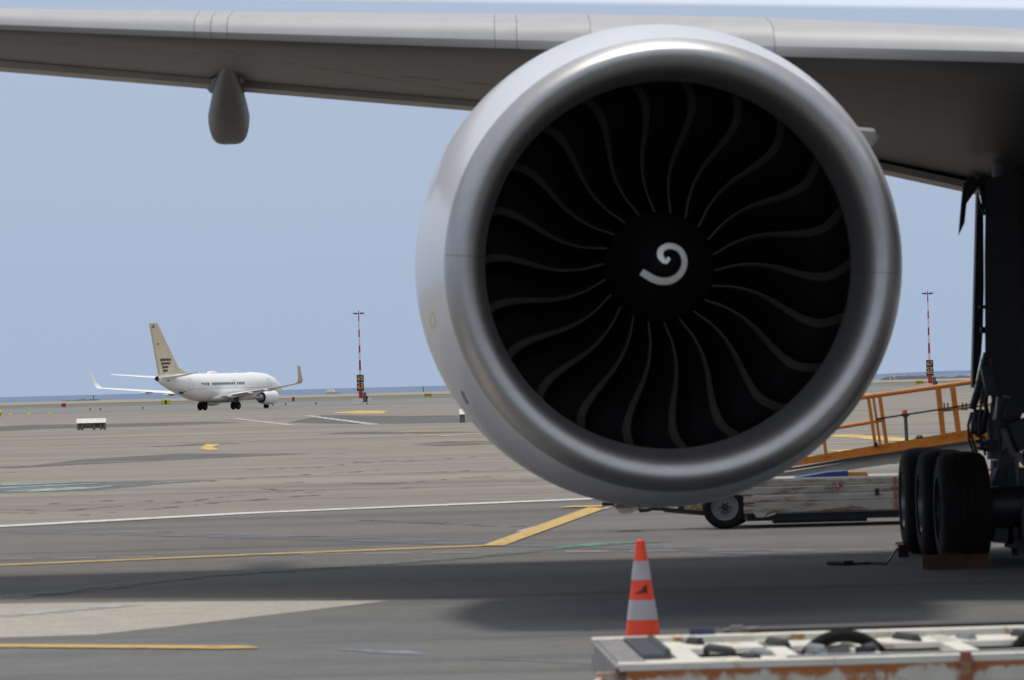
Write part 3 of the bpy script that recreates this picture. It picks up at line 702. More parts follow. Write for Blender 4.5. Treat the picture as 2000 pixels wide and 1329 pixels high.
plate([(1893, 362), (1915, 348), (1945, 334), (1975, 322), (2080, 300), (2080, 420), (1926, 410), (1924, 365)], 46.2, 0, door_m, 'wheel_well', gear, .3)
mb = MB()
def rod(pts, r, Y, n=8, dy=0): mb.tube([at(x, y, Y+dy*i_) for i_, (x, y) in enumerate(pts)], r, n)
for pth_, r0_ in [([(1917, 362), (1924, 410)], .03), ([(1912, 368), (1926, 366)], .02), ([(1917, 375), (1925, 395), (1914, 402), (1924, 420)], .02), ([(1915, 645), (1930, 645)], .035), ([(1913, 600), (1926, 600)], .02), ([(1893, 360), (1900, 345)], .04)]:
    mb = MB(); rod(pth_, r0_, 44.8); build('door_hinge', mb, dark_metal, gear, smooth=True)
mb = MB()
rod([(1928, 690), (1911, 760), (1899, 800)], .04, 44.2); rod([(1930, 700), (1925, 790), (1933, 830)], .025, 44.2)
rod([(1918, 735), (1906, 790)], .02, 44.2)
build('torque_link', mb, dark_metal, gear, smooth=True)
mb = MB(); hoses = [[(1898, 805), (1891, 830), (1893, 860), (1903, 888), (1920, 892)], [(1905, 810), (1897, 850), (1908, 885)], [(1926, 800), (1914, 850), (1925, 890)], [(1920, 760), (1915, 800), (1912, 840), (1918, 880)], [(1905, 850), (1925, 855)], [(1906, 862), (1928, 868)], [(1908, 875), (1928, 878)], [(1936, 700), (1942, 760), (1933, 830), (1938, 880)], [(1998, 880), (2006, 930), (1996, 1000)], [(1960, 880), (1958, 940), (1966, 1000)]]
for h_ in hoses:
    mb = MB(); rod(h_, .014, 44.0); build('hydraulic_hose', mb, black, gear, smooth=True)
mb = MB(); mb.tube([at(1912, 800, 44.2), at(1912, 812, 44.2), at(1912, 842, 44.2), at(1912, 850, 44.2)], [.05, .09, .09, .05], 16); build('actuator_housing', mb, dark_metal, gear, smooth=True)
for q_, d_ in [((1958, 805, 44.1), (.14, .2, .3)), ((1990, 960, 43.9), (.3, .3, .5)), ((1960, 1030, 43.5), (.2, .25, .32)), ((1985, 1050, 43.5), (.2, .25, .22)), ((1962, 930, 43.9), (.16, .2, .4))]:
    mb = MB(); mb.box(at(*q_), d_, Matrix.Rotation(.12, 3, 'Y')); build('valve_block', mb, dark_metal, gear)
for q_, d_ in [((1935, 870, 44.0), (.1, .1, .12)), ((1975, 800, 44.0), (.18, .2, .25)), ((1992, 850, 43.9), (.2, .2, .3)), ((1972, 990, 43.6), (.16, .16, .2)), ((1940, 1000, 43.7), (.12, .2, .25)), ((2000, 1060, 43.5), (.25, .2, .2)), ((1948, 935, 43.8), (.1, .1, .2)), ((1930, 745, 44.0), (.1, .1, .3))]:
    mb = MB(); mb.box(at(*q_), d_, Matrix.Rotation(random.uniform(-.4, .4), 3, 'Y')@Matrix.Rotation(random.uniform(-.4, .4), 3, 'Z')); build('bracket', mb, dark_metal, gear)
mb = MB(); mb.tube([at(1945, 820, 44.1), at(1945, 898, 44.1)], .09, 16); build('strut_collar', mb, mat('collar_grey', (.09, .092, .1), .5), gear, smooth=True)
mb = MB(); mb.tube([at(1945, 899, 44.1), at(1945, 985, 44.1)], .055, 12); build('strut_piston', mb, mat('piston', (.07, .07, .12), .3, .6), gear, smooth=True)
for pth_, r0_, Y_ in [([(1960, 838), (1985, 905)], .045, 43.9), ([(1948, 955), (1952, 1000), (1958, 1040)], .026, 43.5), ([(1985, 900), (1990, 1000)], .016, 43.5)]:
    mb = MB(); rod(pth_, r0_, Y_, 14); build('brace_strut', mb, mat('brace_grey', (.16, .16, .165), .5, .3, var=.3), gear, smooth=True)
mb = MB(); rod([(1920, 700), (1908, 770)], .02, 44.3); rod([(1921, 742), (1916, 790)], .022, 44.3)
build('yellow_downlock_pin', mb, mat('yellow_tag', (.45, .28, .02), .5), gear, smooth=True)

# chocks and the cord
def chock(pxl, pxr, pyb, Y, h_, dpt, m, label, group=None):
    a = at(pxl, pyb, Y); b = at(pxr, pyb, Y); t = thing('wheel_chock', label, 'wheel chock', ((a.x+b.x)/2, Y, 0))
    x0, x1 = a.x, b.x
    mb = MB(); prof_ = [(0, 0.004), (dpt, 0.004), (dpt*.62, h_), (dpt*.38, h_)]
    mb.loft([[(x, Y+p_, q_) for p_, q_ in prof_] for x in (x0, x0+.02, x1-.02, x1)]); build('body', mb, m, t)
    mb = MB(); mb.tube([((x0+x1)/2-.08, Y+dpt*.5, h_), ((x0+x1)/2-.06, Y+dpt*.5, h_+.015), ((x0+x1)/2+.06, Y+dpt*.5, h_+.015), ((x0+x1)/2+.08, Y+dpt*.5, h_)], .01, 6)
    build('grip', mb, black, t)
    return t
chock(1803, 1932, 1119, 42.35, .14, .22, chock_paint, 'rust orange wooden wheel chock in front of the nearest big tyre')
chock(1756, 1776, 1100, 45.3, .14, .2, mat('chock_red', (.035, .01, .009), .6, var=.3, scale=9), 'small dark red chock at the left side of the rearmost tyre')
mb = MB(); pts = [gp(x, y, .02) for x, y in [(1620, 1105), (1650, 1106), (1700, 1104), (1730, 1105)]]
pts += [gp(1738, 1102, .05), gp(1746, 1097, .09), gp(1756, 1092, .12)]
mb.tube(pts, .014, 6); mb.tube([gp(1618, 1105, .03), gp(1650, 1106, .03), gp(1664, 1104.5, .03)], .026, 6)
tag(build('rope', mb, black, smooth=True, loc=gp(1650, 1105)), 'thin black rope lying on the apron beside the rearmost tyre chock', 'rope')

# ------------------------------------------------------------------ traffic cone
cb = gp(1256, 1256)
cone = thing('traffic_cone', 'orange and white striped traffic cone behind the rusty dolly', 'traffic cone', (cb.x, cb.y, 0))
ch = .76; rb_, rt_ = .135, .032
def cr(z): return rb_+(rt_-rb_)*(z-.03)/(ch-.03)
mb = MB(); mb.box((0, 0, .018), (.38, .38, .03)); build('base', mb, mat('cone_base', (.03, .03, .03), .8), cone, world=False)
zs = [(.03, .175, cone_orange), (.175, .322, cone_white), (.322, .47, cone_orange), (.47, .61, cone_white), (.61, ch, cone_orange)]
for i, (z0, z1, m) in enumerate(zs):
    mb = MB(); e = .002 if m is cone_white else 0
    pr = [(z0, cr(z0)+e), ((z0+z1)/2, cr((z0+z1)/2)+e), (z1, cr(z1)+e)]
    if i == 4: pr += [(ch+.006, rt_*.8), (ch+.006, rt_*.6), (ch-.05, rt_*.55)]
    mb.lathe(pr, 32, 'Z'); build('white_band' if m is cone_white else 'orange_band', mb, m, cone, smooth=True, world=False)
mb = MB()      # small black emblem: a flight of rising bars
for (x0, x1, z0, z1, z2) in [(-.042, -.022, .372, .380, .388), (-.018, -.004, .372, .392, .402), (0, .012, .374, .408, .418), (.016, .038, .374, .425, .432)]:
    pts = []
    for x, z in [(x0, z0), (x1, z0-.002), (x1, z2), (x0, z1)]:
        R_ = cr(z)+.004; a_ = x/R_; pts.append((R_*math.sin(a_), -R_*math.cos(a_), z))
    mb.add(pts, [(0, 1, 2, 3)])
pts = []
for x, z in [(-.05, .366), (.04, .362), (.042, .369), (-.048, .373)]:
    R_ = cr(z)+.004; a_ = x/R_; pts.append((R_*math.sin(a_), -R_*math.cos(a_), z))
mb.add(pts, [(0, 1, 2, 3)])
build('emblem', mb, black, cone, world=False)

# ------------------------------------------------------------------ foreground dolly
D0 = pz(1205, 1305, .5)
dolly = thing('container_dolly', 'rusty white container dolly with rollers in the near foreground', 'dolly', (D0.x, D0.y, 0), math.radians(2.2))
W, DP = 3.6, 2.3
def part(name, mb, m, parent=dolly, **k): return build(name, mb, m, parent, world=False, **k)
mb = MB(); mb.box((W/2, .05, .44), (W, .1, .12)); mb.box((W/2, .03, .375), (W-.1, .04, .02)); part('near_rail', mb, dolly_rust)
mb = MB(); mb.box((W/2, .08, .500), (W-.02, .165, .034)); part('rail_cap', mb, dolly_white)
mb = MB(); mb.box((W/2, .045, .20), (W, .05, .2)); part('lower_rail', mb, dolly_rust)
mb = MB(); mb.box((W/2, DP-.10, .475), (W, .2, .09)); part('far_rail', mb, dolly_white)
mb = MB()
mb.loft([[(.0, 0, .34), (.0, DP, .34), (.0, DP, .5), (.0, 0, .5)], [(.05, 0, .34), (.05, DP, .34), (.05, DP, .515), (.05, 0, .515)]])
mb.box((.09, DP/2, .508), (.14, DP-.02, .016)); part('end_plate', mb, dolly_grey)
mb = MB(); mb.box((.235, 1.32, .512), (.13, 1.55, .03)); mb.box((.30, 1.2, .53), (.03, 1.3, .04)); part('roller', mb, mat('roller_steel', (.10, .10, .115), .35, .6, var=.15))
mb = MB(); mb.box((.42, 1.15, .48), (.12, 2.2, .03)); part('cross_member', mb, dolly_white)
for x in (.95, 1.38, 1.9, 2.6, 3.2):
    mb = MB(); mb.box((x, 1.15, .47), (.11, 2.1, .04)); part('cross_member', mb, dolly_white)
mb = MB(); mb.box((1.8, 1.15, .425), (3.4, 2.14, .02)); part('deck', mb, mat('deck_paint', (.58, .58, .57), .5, var=.2, scale=4, col2=(.42, .41, .38)))
mb = MB(); mb.box((1.8, 1.75, .475), (3.3, .5, .03)); mb.box((1.8, .50, .485), (3.3, .22, .03)); part('deck_rail', mb, dolly_white)
for (x, y, L_, a_) in [(.62, 1.15, .42, .9), (.80, .72, .26, .8), (.98, 1.65, .34, 1.0), (1.12, 1.0, .22, .9), (1.70, 1.75, .34, .9), (2.02, 1.70, .2, .9), (2.34, 1.75, .26, .9), (2.62, 1.8, .3, .8), (2.9, 1.75, .3, .9), (3.2, 1.7, .3, .9), (.55, 1.9, .16, .7), (1.35, 1.85, .2, .8), (.72, .42, .2, .8)]:
    d = Vector((math.cos(a_)*.35, -math.sin(a_), 0)).normalized()*L_*.42; p = Vector((x, y, .508))
    mb = MB(); mb.tube([p-d, p-d*.9, p+d*.9, p+d], [.012, .023, .023, .012], 12); mb.tube([p-d*1.25, p+d*1.25], .008, 8)
    mb.box(p-d*1.15+Vector((0, 0, -.02)), (.035, .02, .035)); mb.box(p+d*1.15+Vector((0, 0, -.02)), (.035, .02, .035))
    part('castor_roller', mb, [mat('castor_dark', (.03, .032, .036), .6, .0, var=.4, scale=20), steel][len(dolly.children) % 2], smooth=True)
for x, y in ((1.30, 1.30), (2.46, 1.42)):
    mb = MB(); prof = [(-.05, .22), (-.05, .265), (-.03, .285), (.03, .285), (.05, .265), (.05, .22)]
    mb.lathe(prof, 40, 'Y', (x, y, .30)); tr = part('tyre', mb, rubber, smooth=True)
    mb = MB(); mb.lathe([(-.05, .205), (-.05, .02), (.05, .02), (.05, .205)], 24, 'Y', (x, y, .30)); part('wheel_hub', mb, wheel_grey, smooth=True)
    mb = MB(); mb.tube([(x+.03, y-.62, .50), (x+.11, y-.36, .50)], .035, 12); mb.box((x+.05, y-.55, .49), (.10, .07, .07)); part('wheel_lock', mb, dark_metal, smooth=True)
for x0, x1 in ((.88, 2.35), (2.5, 3.6)):
    mb = MB(); mb.box(((x0+x1)/2, .18, .518), (x1-x0, .04, .012)); part('blue_strip', mb, dolly_blue)
mb = MB(); mb.box((.62, DP-.02, .53), (.14, .06, .05)); part('blue_stop', mb, dolly_blue)
mb = MB(); mb.box((.82, DP+.05, .535), (.07, .07, .05)); mb.tube([(.75, DP+.06, .53), (.95, DP+.06, .54)], .013, 8); part('latch', mb, mat('latch_grey', (.16, .16, .155), .6, var=.4, scale=9))
mb = MB(); mb.box((2.35, DP+.22, .525), (2.9, .28, .02)); mb.box((2.35, DP+.1, .5), (2.9, .04, .05)); part('far_dark_strip', mb, mat('strip_dark', (.045, .043, .04), .6, var=.35, scale=5))  # dark strip lying beyond the far rail
red_rust = rusty('post_rust', (.3, .2, .1), (.2, .045, .02), .6, 9)
for x in (1.77, 2.42, 3.05):
    mb = MB(); mb.box((x, -.012, .40), (.055, .03, .26)); mb.tube([(x, -.02, .49), (x, -.035, .49)], .034, 12); part('stake_post', mb, red_rust)
# tow coupling at the near left corner
mb = MB(); mb.tube([(-.07, .2, .43), (-.11, .15, .40), (-.09, .1, .33), (-.06, .05, .25)], .022, 10); mb.box((-.04, .25, .36), (.1, .08, .2)); mb.tube([(-.04, -.02, .40), (-.02, -.05, .3), (.0, -.02, .22)], .03, 10)
part('coupling', mb, dolly_rust, smooth=True)
for x in (-.0,): pass
for x, y in ((.5, .3), (3.1, .3), (.5, 2.0), (3.1, 2.0)):
    mb = MB(); mb.lathe([(-.07, .08), (-.07, .16), (-.05, .18), (.05, .18), (.07, .16), (.07, .08)], 28, 'Y', (x, y, .18)); part('wheel', mb, rubber, smooth=True)
    mb = MB(); mb.box((x, y, .36), (.1, .14, .14)); part('wheel_bracket', mb, dolly_grey)

# ------------------------------------------------------------------ white baggage cart beyond the engine
CY = 55.2; s_ = CY
cart = thing('baggage_cart', 'long low white baggage trailer with rust streaks behind the engine', 'trailer', (at(1600, 1000, CY).x, CY+.8, 0))
xl = at(1452, 980, CY).x; xr = at(1775, 980, CY).x+2.2
def zpx(px, py, Y=CY): return at(px, py, Y).z
ztop = zpx(1600, 935); zbot = zpx(1600, 1001)
nst = 6; hs = [ztop, ztop-.10, ztop-.20, ztop-.30, zbot]
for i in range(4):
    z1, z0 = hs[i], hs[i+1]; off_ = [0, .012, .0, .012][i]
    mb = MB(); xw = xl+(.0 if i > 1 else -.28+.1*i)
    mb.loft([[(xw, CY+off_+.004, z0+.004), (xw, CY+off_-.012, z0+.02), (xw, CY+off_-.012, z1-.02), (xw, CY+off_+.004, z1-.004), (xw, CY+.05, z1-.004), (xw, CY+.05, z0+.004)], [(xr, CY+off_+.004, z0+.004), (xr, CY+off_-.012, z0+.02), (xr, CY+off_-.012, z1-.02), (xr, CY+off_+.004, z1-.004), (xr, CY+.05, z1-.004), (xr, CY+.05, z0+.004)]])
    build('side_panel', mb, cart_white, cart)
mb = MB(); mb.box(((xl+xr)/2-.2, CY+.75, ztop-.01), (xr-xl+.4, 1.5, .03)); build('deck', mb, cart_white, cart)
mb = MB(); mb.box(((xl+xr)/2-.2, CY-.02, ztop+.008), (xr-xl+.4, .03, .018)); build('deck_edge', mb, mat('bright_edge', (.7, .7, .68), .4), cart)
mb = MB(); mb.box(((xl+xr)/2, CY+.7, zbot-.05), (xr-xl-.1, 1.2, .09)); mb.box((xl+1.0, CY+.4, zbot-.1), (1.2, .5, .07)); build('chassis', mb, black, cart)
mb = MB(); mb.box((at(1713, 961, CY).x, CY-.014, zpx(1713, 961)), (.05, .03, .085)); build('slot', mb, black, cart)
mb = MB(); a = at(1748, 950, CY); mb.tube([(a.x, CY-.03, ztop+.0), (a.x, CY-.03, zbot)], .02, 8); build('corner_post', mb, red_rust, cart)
# faded lettering, as far as it can be read
tm = text_mb('ALCAPARTNAIR', .062, .002, 'CENTER'); p_ = at(1606, 963, CY-.02); tm.xform(Matrix.Translation(p_)); build('lettering', tm, mat('lettering_grey', (.16, .13, .11), .6), cart)
tm = text_mb('AP', .15, .002); p_ = at(1635, 950, CY-.02); tm.xform(Matrix.Translation(p_) @ Matrix.Shear('XY', 4, (0, 0))); build('lettering', tm, mat('lettering_red', (.38, .06, .06), .6), cart)
tm = text_mb('///', .09, .002); p_ = at(1616, 953, CY-.02); tm.xform(Matrix.Translation(p_)); build('lettering', tm, mat('lettering_dark', (.05, .05, .05), .6), cart)
for yy, xo in ((CY+.1, 0), (CY+1.25, .17)):
    wc = at(1416, 994, CY); R_ = .285
    wc = Vector((wc.x+xo, yy, R_)); mb = MB(); Rr = R_
    mb.lathe([(-.09, .62*Rr), (-.10, .72*Rr), (-.095, .88*Rr), (-.06, .98*Rr), (0, Rr), (.06, .98*Rr), (.095, .88*Rr), (.1, .62*Rr)], 40, 'Y', wc)
    wh = build('wheel', mb, rubber, cart, smooth=True, loc=wc)
    mb = MB(); mb.lathe([(-.085, .64*Rr), (-.095, .60*Rr), (-.08, .55*Rr), (-.05, .50*Rr), (-.045, .34*Rr), (-.07, .24*Rr), (-.07, .0)], 32, 'Y', wc); build('rim', mb, wheel_grey, wh, smooth=True)
    mb = MB(); mb.lathe([(-.11, .001), (-.105, .1*Rr), (-.06, .17*Rr)], 16, 'Y', wc)
    for k in range(6):
        a = k*math.pi/3; mb.tube([(wc.x+.22*Rr*math.cos(a), wc.y-.085, wc.z+.22*Rr*math.sin(a)), (wc.x+.22*Rr*math.cos(a), wc.y-.06, wc.z+.22*Rr*math.sin(a))], .014, 6)
    build('hub', mb, black, wh, smooth=True)
for xo in (3.2,):
    wc = Vector((xr-.6, CY+.1, R_)); mb = MB(); mb.lathe([(-.1, .62*Rr), (-.095, .88*Rr), (0, Rr), (.095, .88*Rr), (.1, .62*Rr)], 32, 'Y', wc); build('wheel', mb, rubber, cart, smooth=True)
mb = MB()
a = at(1375, 1008, CY+.3); b = at(1298, 996, CY+.3); mb.bar((a.x+.3, a.y, a.z), b, .08, .06); mb.bar(b, at(1270, 985, CY+.3), .08, .05)
a = at(1262, 992, CY+.3); mb.bar(at(1300, 994, CY+.3), at(1240, 993, CY+.3), .06, .05); mb.bar(at(1330, 1000, CY+.3), at(1330, 985, CY+.3), .04, .08)
build('drawbar', mb, black, cart)
mb = MB(); mb.box(at(1355, 992, CY+.45), (.35, .2, .12)); build('spring_bracket', mb, rusty('bracket_rust', (.5, .42, .28), (.2, .1, .04), .5, 8), cart)
mb = MB(); q = [at(x, y, CY+.1) for x, y in [(1200, 985), (1203, 994), (1213, 1004), (1232, 1003), (1246, 996), (1250, 985)]]
mb.loft([[tuple(v) for v in q], [(v.x, v.y+.3, v.z) for v in q]]); mb.box((at(1225, 960, CY).x, CY+.3, zpx(1225, 965)), (.3, .4, .32)); build('bumper', mb, cart_white, cart)
mb = MB(); mb.box(at(1181, 985, CY+.3), (.07, .1, .05)); mb.bar(at(1181, 986, CY+.3), at(1215, 984, CY+.3), .04, .04); mb.tube([at(1248, 997, CY+.2), at(1265, 996, CY+.2), at(1280, 990, CY+.2)], .03, 8); build('tow_hook', mb, black, cart)
mb = MB(); q = [at(x, y, CY) for x, y in [(1470, 1000), (1478, 1011), (1493, 1011), (1500, 1000)]]; mb.loft([[tuple(v) for v in q], [(v.x, v.y+.1, v.z) for v in q]]); mb.tube([at(1497, 1009, CY), at(1515, 1003, CY)], .015, 6); build('mudflap', mb, tan_beam, cart)
# things on its deck
mb = MB(); q = [at(x, y, CY+.35) for x, y in [(1555, 933.5), (1615, 923), (1656, 919.5), (1656, 933.5)]]; mb.loft([[tuple(v) for v in q], [(v.x, v.y+.6, v.z) for v in q]])
tag(build('tarpaulin', mb, blue_tarp, loc=q[0]), 'blue folded tarpaulin lying on the white trailer', 'tarpaulin')
mb = MB(); q = [at(x, y, CY+.35) for x, y in [(1657, 932), (1657, 922.5), (1693, 922), (1697, 932)]]; mb.loft([[tuple(v) for v in q], [(v.x, v.y+.6, v.z) for v in q]])
tag(build('cardboard_box', mb, wood, loc=q[0]), 'flat brown box on the white trailer beside the blue tarpaulin', 'box')

# ------------------------------------------------------------------ belt loader with orange rails
BY = 60.0
bl_ = thing('belt_loader', 'orange belt loader with hand rails sloping up behind the landing gear', 'belt loader', (at(1700, 900, BY).x, BY, 0))
def P(x, y, dy=0): return at(x, y, BY+dy)
def slope_y(x, y0=890.0): return y0-(x-1640)*(40/250)
mb = MB()
a = [(1430, 924), (2080, 805)]
def skew(name, top, bot, x0, x1, dy0, dy1, m):
    r_ = []
    for x in (x0, x1):
        t = (x-1640)/250; yt_ = top+(-42)*t; yb_ = bot+(-36)*t
        r_.append([tuple(P(x, yt_, dy0)), tuple(P(x, yb_, dy0)), tuple(P(x, yb_, dy1)), tuple(P(x, yt_, dy1))])
    mb = MB(); mb.loft(r_); return build(name, mb, m, bl_)
skew('side_beam', 883, 898, 1430, 2080, 0, .06, orange)
skew('side_beam', 882, 897, 1430, 2080, .95, 1.0, orange)
skew('conveyor_belt', 887, 892, 1430, 2080, .07, .94, rubber)
skew('under_beam', 898.3, 905, 1430, 2080, .05, .9, grey_beam)
skew('lower_beam', 905.3, 921, 1430, 2080, .12, .8, tan_beam)
rail_y = lambda x: 776-(x-1688)*(29.4/211)
mb = MB(); mb.tube([P(x, rail_y(x), 0) for x in (1560, 1688, 1832, 1899, 2080)], .032, 8); build('hand_rail', mb, orange, bl_, smooth=True)
mb = MB(); mb.tube([P(1560, 849, 0), P(1646, 834, 0), P(1726, 820.5, 0)], .026, 8); mb.tube([P(1838, 803, 0), P(1899, 795, 0), P(2080, 768, 0)], .02, 8); build('mid_rail', mb, orange, bl_, smooth=True)
for (x0, y0, x1, y1, r_) in [(1696, 777, 1710, 872, .026), (1705.5, 775, 1720, 874, .02), (1718, 774, 1732, 871, .03), (1832, 758, 1842.5, 853, .042), (1860, 754, 1872.5, 849, .042), (1600, 787, 1614, 893, .026), (1560, 793, 1573, 897, .026)]:
    mb = MB(); mb.bar(P(x0, y0, .0), P(x1, y1, .0), r_*1.7, r_*1.7, (0, 1, 0)); build('rail_post', mb, orange, bl_)
mb = MB(); mb.tube([P(1711, 819, -.04), P(1830, 801, -.04), P(1899, 790, -.04)], .014, 6); build('black_rod', mb, black, bl_, smooth=True)
for x in (1848, 1884):
    mb = MB()
    for dx in (-4, 3): mb.tube([P(x+dx, 787, -.04), P(x+dx+1, 802, -.04)], .012, 6)
    mb.box(P(x, 799, -.04), (.08, .04, .03)); build('rod_bracket', mb, grey_beam, bl_)
mb = MB(); mb.tube([P(1768.5, 812, .1), P(1771, 861, .1)], .026, 10); mb.lathe([(0, .03), (.02, .055), (.05, .06)], 12, 'Z', P(1768.5, 815, .1)); build('beacon_post', mb, grey_beam, bl_, smooth=True)
mb = MB(); c_ = P(1767, 808, .1); mb.lathe([(0, .035), (.03, .038), (.055, .025), (.06, .002)], 14, 'Z', c_); build('beacon', mb, mat('beacon_orange', (.8, .12, .03), .35), bl_, smooth=True)
mb = MB(); c_ = P(1796, 858, .15); mb.lathe([(0, .055), (.03, .052), (.055, .03), (.06, .002)], 14, 'Z', c_); build('cap', mb, black, bl_, smooth=True)
mb = MB(); c_ = P(1711, 869, -.02); mb.box(c_, (.05, .05, .06)); build('clamp', mb, black, bl_)
# chassis and wheels under it, mostly hidden behind the trailer, tyres and engine
x0 = P(1860, 900).x
mb = MB(); mb.box((x0+1.3, BY+.6, .42), (3.4, 1.5, .3)); mb.box((x0+2.2, BY+.6, .75), (.9, 1.4, .5)); build('chassis', mb, orange, bl_)
for xx in (x0+.3, x0+2.5):
    for yy in (BY-.1, BY+1.3):
        mb = MB(); mb.lathe([(-.1, .16), (-.1, .27), (-.07, .3), (.07, .3), (.1, .27), (.1, .16)], 28, 'Y', (xx, yy, .30)); mb.lathe([(-.09, .165), (-.07, .01)], 16, 'Y', (xx, yy, .30)); build('wheel', mb, rubber, bl_, smooth=True)
mb = MB(); mb.bar(P(1950, 845, .5), (x0+1.2, BY+.5, .5), .1, .1); build('lift_arm', mb, grey_beam, bl_)

# ------------------------------------------------------------------ white private airliner on the far apron
JY = 582.0; jb = gp(428, 800.5)
TH = math.radians(29.2)
jp = at(428, 800, JY); jz = gz(JY)
jet = thing('private_jet_airliner', 'white twin engine jet with beige tail fin taxiing away at left', 'airplane', (jp.x, JY, jz+.012), -TH); jet.scale = (.945,)*3
def jpart(name, mb, m, parent=None, **k): return build(name, mb, m, parent or jet, world=False, **k)
secs = [(16.6, 2.72, .04, .04), (16.3, 2.74, .45, .4), (15.7, 2.82, .85, .8), (14.8, 2.95, 1.22, 1.2), (13.6, 3.1, 1.56, 1.6), (12.2, 3.22, 1.8, 1.88), (10.5, 3.27, 1.88, 2.0), (6, 3.27, 1.88, 2.0), (0, 3.27, 1.88, 2.0), (-5, 3.27, 1.88, 2.0), (-7.5, 3.42, 1.82, 1.86), (-10, 3.78, 1.52, 1.55), (-12.3, 4.16, 1.12, 1.18), (-14.2, 4.46, .72, .82), (-15.3, 4.62, .42, .52), (-15.7, 4.66, .3, .38)]
mb = MB(); mb.loft([[(rw*math.cos(2*math.pi*k/40), y, zc+rh*math.sin(2*math.pi*k/40)) for k in range(40)] for (y, zc, rw, rh) in secs])
body = jpart('fuselage', mb, jet_white, smooth=True, angle=40)
mb = MB(); mb.loft([[(rw*math.cos(2*math.pi*k/20), y, 4.66+rh*math.sin(2*math.pi*k/20)) for k in range(20)] for (y, rw, rh) in [(-15.65, .31, .39), (-15.95, .25, .3)]]); jpart('exhaust_pipe', mb, black, smooth=True)
